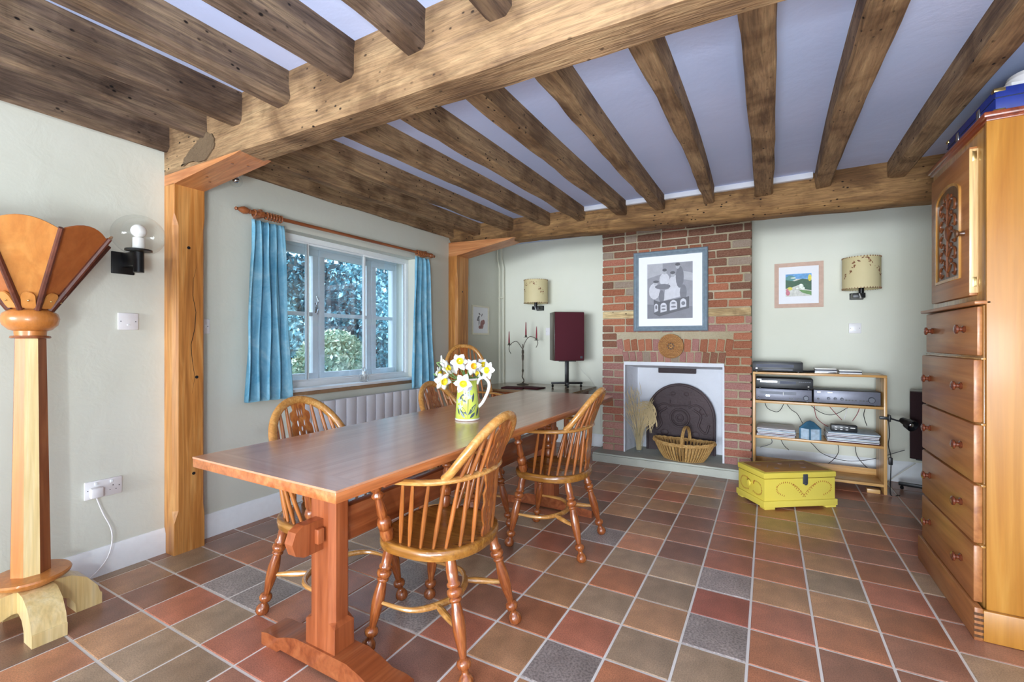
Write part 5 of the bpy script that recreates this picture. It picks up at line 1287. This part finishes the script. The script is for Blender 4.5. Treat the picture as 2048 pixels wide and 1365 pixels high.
# right speaker on low stand
SG = flat('dark_grille', '2e1a1e', .95, var=.2, s=200)
speaker((1.07, 4.54, .262), R(-12), .24, .22, .51, 'dark loudspeaker half hidden behind the tall cabinet', SG, VEN, False)
rs = thing('speaker_stand', 'low black speaker stand on the floor beside the pine shelf', 'stand', (1.07, 4.52, 0), R(-12))
MB().bx(-.02, .02, -.02, .02, .03, .255, .002).build('column', 'black', rs); MB().bx(-.09, .09, -.07, .07, .254, .261).build('top_plate', 'black', rs)
MB().box((-.02, .0, .045), (.34, .03, .025), .003).build('foot_bar', 'black', rs); MB().box((0, 0, .045), (.03, .24, .024), .003).build('foot_bar', 'black', rs)
for x, y in ((-.17, 0), (.13, 0), (0, -.1), (0, .1)): MB().sphere((x, y, .0165), .016, (.8, 1, 1), 10, 8).lathe([(.02, .005), (.034, .005)], (x, y, 0), n=8).build('castor', 'black', rs)

# ------------------------------------------------------------- tall cabinet on the right
KX, KY0, KY1, KD = .718, 2.42, 3.13, 1.32
kb = thing('tall_cabinet', 'tall wooden cabinet with carved door over five drawers at the right edge', 'cabinet', (KX, KY0, 0))
def kx(name, mat, x0, x1, y0, y1, z0, z1, bev=.003, par=None):
    return MB().bx(x0 - KX, x1 - KX, y0 - KY0, y1 - KY0, z0, z1, bev).build(name, mat, par or kb)
kx('carcase', 'stile', KX + .012, KD, KY0 + .02, KY1, .06, 1.29); kx('upper_carcase', 'stile', KX + .022, KD, KY0 + .02, KY1 - .03, 1.29, 2.006)
kx('side_panel', 'ash', KX + .014, KD, KY0, KY0 + .02, .11, 2.006)
kx('plinth', 'cher', KX - .026, KX + .0, KY0 - .018, KY1 + .03, 0, .125, .004)
kx('side_plinth', 'ash', KX + .0, KD, KY0 - .018, KY0 + .0, 0, .118, .004)
kx('joint_block', 'brownw', KX - .0265, KX + .001, KY0 - .0188, KY0 + .003, .0, .004, 0)
for k in range(5): kx('finger_joint', 'carve', KX - .0268, KX + .0015, KY0 - .0188, KY0 - .0175, .012 + k * .021, .022 + k * .021, 0)
kx('waist_moulding', 'cher', KX - .02, KX + .03, KY0 - .0, KY1 + .01, 1.292, 1.307, .005)
dz = [(.128, .350), (.358, .585), (.594, .822), (.830, 1.077), (1.092, 1.286)]
for i, (a, c) in enumerate(dz):
    y0, y1 = KY0 + .025, KY1 - (.03 if i == 4 else .0)
    d = kx('drawer', 'cher', KX - (.016 if i < 4 else .006), KX + .012, y0, y1, a, c, .006)
    zc = (a + c) / 2
    for yy in (2.57, 2.99):
        o = MB().lathe([(0, .014), (.15, .016), (.3, .009), (.5, .009), (.7, .019), (.88, .019), (1, .010)], (0, 0, 0), (-.034, 0, 0), 16).build('knob', 'knobw', d)
        o.location = (-(.016 if i < 4 else .006), yy - KY0, zc + .01)
    if i < 4: kx('drawer_rail', 'stile', KX - .0, KX + .0125, KY0 + .002, KY1, c, c + .008, .001)
# upper door
dr = kx('door', 'cher', KX - .004, KX + .022, 2.53, 3.02, 1.335, 1.94, .003)
kx('hinge_strip', 'lightw', KX - .0045, KX + .0225, 2.526, 2.531, 1.345, 1.93, .001)
for z in (1.37, 1.88): kx('hinge', 'brass', KX + .004, KX + .018, 2.5245, 2.527, z, z + .04, .001)
oy0, oy1, oz0, oz1 = 2.63, 2.92, 1.43, 1.84
def archp(y0, y1, z0, z1, r): return [(y0, z0), (y1, z0)] + [((y0 + y1) / 2 + (y1 - y0) / 2 * math.cos(a), z1 - r + r * math.sin(a)) for a in [math.pi * k / 14 for k in range(15)]]
mK = Matrix(((0, 0, 1, -KX), (1, 0, 0, -KY0), (0, 1, 0, 0), (0, 0, 0, 1)))
holed('panel_moulding', archp(oy0 - .012, oy1 + .012, oz0 - .012, oz1 + .012, .06), [archp(oy0, oy1, oz0, oz1, .05)], .012, 'stile', lambda u, v, w_: Vector((KX - .006 + w_ - KX, u - KY0, v)), kb)
b = MB(); P = archp(oy0, oy1, oz0, oz1, .05); b.prism(P, KX - .0055, KX - .0045, mK); b.build('carved_panel', 'carve', kb, smooth=0)
b = MB(); rd = random.Random(4); yc_ = (oy0 + oy1) / 2 - KY0; xf = -.006
for s_ in (-1, 1):
    for k in range(5):
        z0 = 1.46 + k * .072; b.tube(catmull([Vector((xf, yc_, z0)), Vector((xf, yc_ + s_ * .05, z0 + .035)), Vector((xf, yc_ + s_ * .095, z0 + .02)), Vector((xf, yc_ + s_ * .09, z0 - .015)), Vector((xf, yc_ + s_ * .06, z0 - .005))], 4), [.006] * 16 + [.004], 6, up=None)
        b.sphere((xf, yc_ + s_ * .04, z0 + .05), .016, (.4, 1, .7), 10, 6)
b.tube([(xf, yc_, 1.44), (xf, yc_, 1.8)], .007, 6, up=(1, 0, 0)); b.sphere((xf, yc_, 1.64), .035, (.35, 1, 1)); b.sphere((xf, yc_, 1.8), .02, (.4, 1, 1))
b.build('carving', wood('carving_wood', '5c3018', '7c4422', '9a5c30', 2), kb)
o = MB().lathe([(0, .012), (.3, .009), (.5, .009), (.7, .017), (.9, .017), (1, .008)], (0, 0, 0), (-.032, 0, 0), 16).build('knob', 'carve', dr); o.location = (-.004, 2.585 - KY0, 1.60)
# cornice
b = MB()
P0 = [(.0, 1.965), (-.012, 1.972), (-.018, 1.985), (-.035, 1.995), (-.035, 2.008), (0, 2.008)]
kx('cornice', 'cornice', KX + .003, KD, KY0 - .012, KY1 - .005, 2.006, 2.028, .006); kx('cornice_fillet', 'cornice', KX + .012, KD, KY0 - .005, KY1 - .018, 1.994, 2.006, .002)
# cases on top
bc = thing('blue_case', 'dark blue hard case with metal clasps lying on the cabinet top', 'case', (.98, 2.72, 2.0285))
MB().bx(-.215, .22, -.27, .27, 0, .10, .008).build('case_body', 'bluec', bc); MB().bx(-.217, .222, -.272, .272, .058, .062, .001).build('seam', 'navy', bc)
for y in (-.272, .245):
    for z in (.003, .083): MB().bx(-.219, -.185, y, y + .027, z, z + .015, .003).build('corner_guard', 'brass', bc)
for y in (-.12, .12): MB().bx(-.221, -.214, y - .015, y + .015, .038, .08, .002).build('latch', 'silver', bc)
MB().bx(-.10, -.06, -.276, -.271, .038, .08, .002).build('latch', 'brass', bc)
dk = thing('folded_bag', 'dark folded cloth bag at the far end of the cabinet top', 'bag', (.84, 3.05, 2.0285))
t = bmesh.new(); bmesh.ops.create_uvsphere(t, u_segments=14, v_segments=8, radius=1); bmesh.ops.scale(t, vec=(.075, .055, .03), verts=t.verts)
for v in t.verts: v.co.z = max(v.co.z + .026, 0); v.co.x += random.uniform(-.004, .004)
MB().merge(t).build('cloth', 'navy', dk)
wd = thing('white_router', 'white plastic vented device on top of the blue case', 'device', (.905, 2.53, 2.1295))
MB().prism([(-.085, -.05), (.1, -.05), (.1, .05), (-.085, .05), (-.1, .02), (-.1, -.02)], .0, .02).build('base', 'plastic', wd)
MB().lathe([(.02, .075), (.04, .084), (.055, .08), (.068, .05)], n=20).build('casing', 'plastic', wd)
for k in range(4): MB().box((-.05 + k * .01, -.062 - k * .006, .048), (.003, .01, .008)).build('vent', 'greyd', wd)

# ------------------------------------------------------------- floor lamp
LX, LY = -2.60, .655
lp = thing('floor_lamp', 'tall sculpted wooden uplighter floor lamp at the left edge', 'floor lamp', (LX, LY, 0))
# feet: four arched feet
def arch_foot():
    P = []
    P = [(.02, .165), (.06, .172), (.11, .165), (.16, .135), (.195, .085), (.205, .05), (.21, .048), (.21, .0), (.125, .0), (.122, .04), (.10, .075), (.065, .09), (.02, .085)]
    return P
for k in range(4):
    a = k * math.pi / 2; m = Matrix.Rotation(a, 4, 'Z') @ Matrix(((1, 0, 0, 0), (0, 0, 1, 0), (0, 1, 0, 0), (0, 0, 0, 1)))
    MB().prism(arch_foot(), -.05, .05, m).build('foot', 'pinel', lp, smooth=30)
MB().box((0, 0, .13), (.095, .095, .09), .003).build('hub', 'pinel', lp)
MB().lathe([(.165, .05), (.17, .075), (.195, .118), (.205, .122), (.212, .118), (.218, .06)], n=40).build('base_disc', 'orangew', lp, smooth=40)
# tapered octagonal column with staves
for k in range(8):
    b = MB(); a0, a1 = (k - .5) * math.pi / 4, (k + .5) * math.pi / 4
    a0 -= R(11); a1 -= R(11)
    r0, r1 = .061, .047; V = [(r0 * math.cos(a0), r0 * math.sin(a0), .215), (r0 * math.cos(a1), r0 * math.sin(a1), .215), (r1 * math.cos(a1), r1 * math.sin(a1), 1.165), (r1 * math.cos(a0), r1 * math.sin(a0), 1.165), (0, 0, .215), (0, 0, 1.165)]
    vv = [b.bm.verts.new(v) for v in V]
    for f in ((0, 1, 2, 3), (1, 0, 4), (3, 2, 5), (0, 3, 5, 4), (2, 1, 4, 5)): b.bm.faces.new([vv[i] for i in f])
    b.build('stave', ['pinel', 'brownw', 'orangew', 'pinel', 'pinel', 'orangew', 'brownw', 'orangew'][k], lp, smooth=0)
MB().lathe([(1.16, .055), (1.163, .060), (1.170, .058), (1.172, .045)], n=32).build('collar', 'brownw', lp)
MB().lathe([(1.168, .046), (1.19, .048), (1.195, .062), (1.215, .08), (1.24, .086), (1.26, .08), (1.275, .062), (1.279, .04)], n=36).build('ball', 'orangew', lp, smooth=60)
# octagonal flared bowl
rb, rt_, zb_, zt3 = .055, .25, 1.276, 1.575
for k in range(8):
    am = (k + .5) * math.pi / 4 + R(4); a0, a1 = am - math.pi / 8, am + math.pi / 8; b = MB(); n = 10; LO, HI = [], []
    for i in range(n + 1):
        f = i / n; p = Vector((rb * math.cos(a0), rb * math.sin(a0), zb_)).lerp(Vector((rb * math.cos(a1), rb * math.sin(a1), zb_)), f)
        q = Vector((rt_ * math.cos(a0), rt_ * math.sin(a0), zt3)).lerp(Vector((rt_ * math.cos(a1), rt_ * math.sin(a1), zt3)), f)
        d = (q - p).normalized(); q = q + d * (.04 * math.sin(math.pi * f)); LO.append(p); HI.append(q)
    nrm = (HI[0] - LO[0]).cross(LO[-1] - LO[0]).normalized() * .005
    for s_ in (0, 1):
        pass
    vl = [b.bm.verts.new(p) for p in LO]; vh = [b.bm.verts.new(p) for p in HI]; vl2 = [b.bm.verts.new(p + nrm) for p in LO]; vh2 = [b.bm.verts.new(p + nrm) for p in HI]
    for i in range(n):
        b.bm.faces.new((vl[i], vl[i + 1], vh[i + 1], vh[i])); b.bm.faces.new((vl2[i + 1], vl2[i], vh2[i], vh2[i + 1])); b.bm.faces.new((vh[i], vh[i + 1], vh2[i + 1], vh2[i])); b.bm.faces.new((vl[i + 1], vl[i], vl2[i], vl2[i + 1]))
    b.bm.faces.new((vl[0], vh[0], vh2[0], vl2[0])); b.bm.faces.new((vl[n], vl2[n], vh2[n], vh[n]))
    b.build('bowl_panel', 'panelw' if k % 2 else 'panelh', lp, smooth=30)
    p0 = Vector((rb * math.cos(a0) * 1.1, rb * math.sin(a0) * 1.1, zb_)); p1 = Vector((rt_ * 1.03 * math.cos(a0), rt_ * 1.03 * math.sin(a0), zt3 + .006))
    MB().tube([p0, p1], [.011, .0085], 8, 1.0, 1.2).build('bowl_rib', 'ribw', lp)
    am2 = Vector((math.cos(am), math.sin(am), 0)); p = am2 * .072 + Vector((0, 0, 1.30)); t_ = Vector((am2.x * (rt_ - rb), am2.y * (rt_ - rb), zt3 - zb_)).normalized()
    side = Vector((-am2.y, am2.x, 0)); no = side.cross(t_).normalized(); no = no if no.dot(am2) > 0 else -no
    mm = Matrix(((side.x, t_.x, no.x, p.x), (side.y, t_.y, no.y, p.y), (side.z, t_.z, no.z, p.z), (0, 0, 0, 1)))
    MB().prism([(-.02, -.02), (.02, -.02)] + [(.02 * math.cos(a), .03 + .02 * math.sin(a)) for a in [math.pi * i / 8 for i in range(9)]], -.002, .006, mm).build('bowl_tab', 'panelw', lp)
    MB().sphere(mm @ Vector((0, .015, .008)), .004, (1, 1, 1), 8, 6).build('stud', 'brass', lp)
MB().sphere((0, 0, 1.42), .035).lathe([(1.28, .02), (1.39, .02)]).build('bulb', 'jugw', lp)
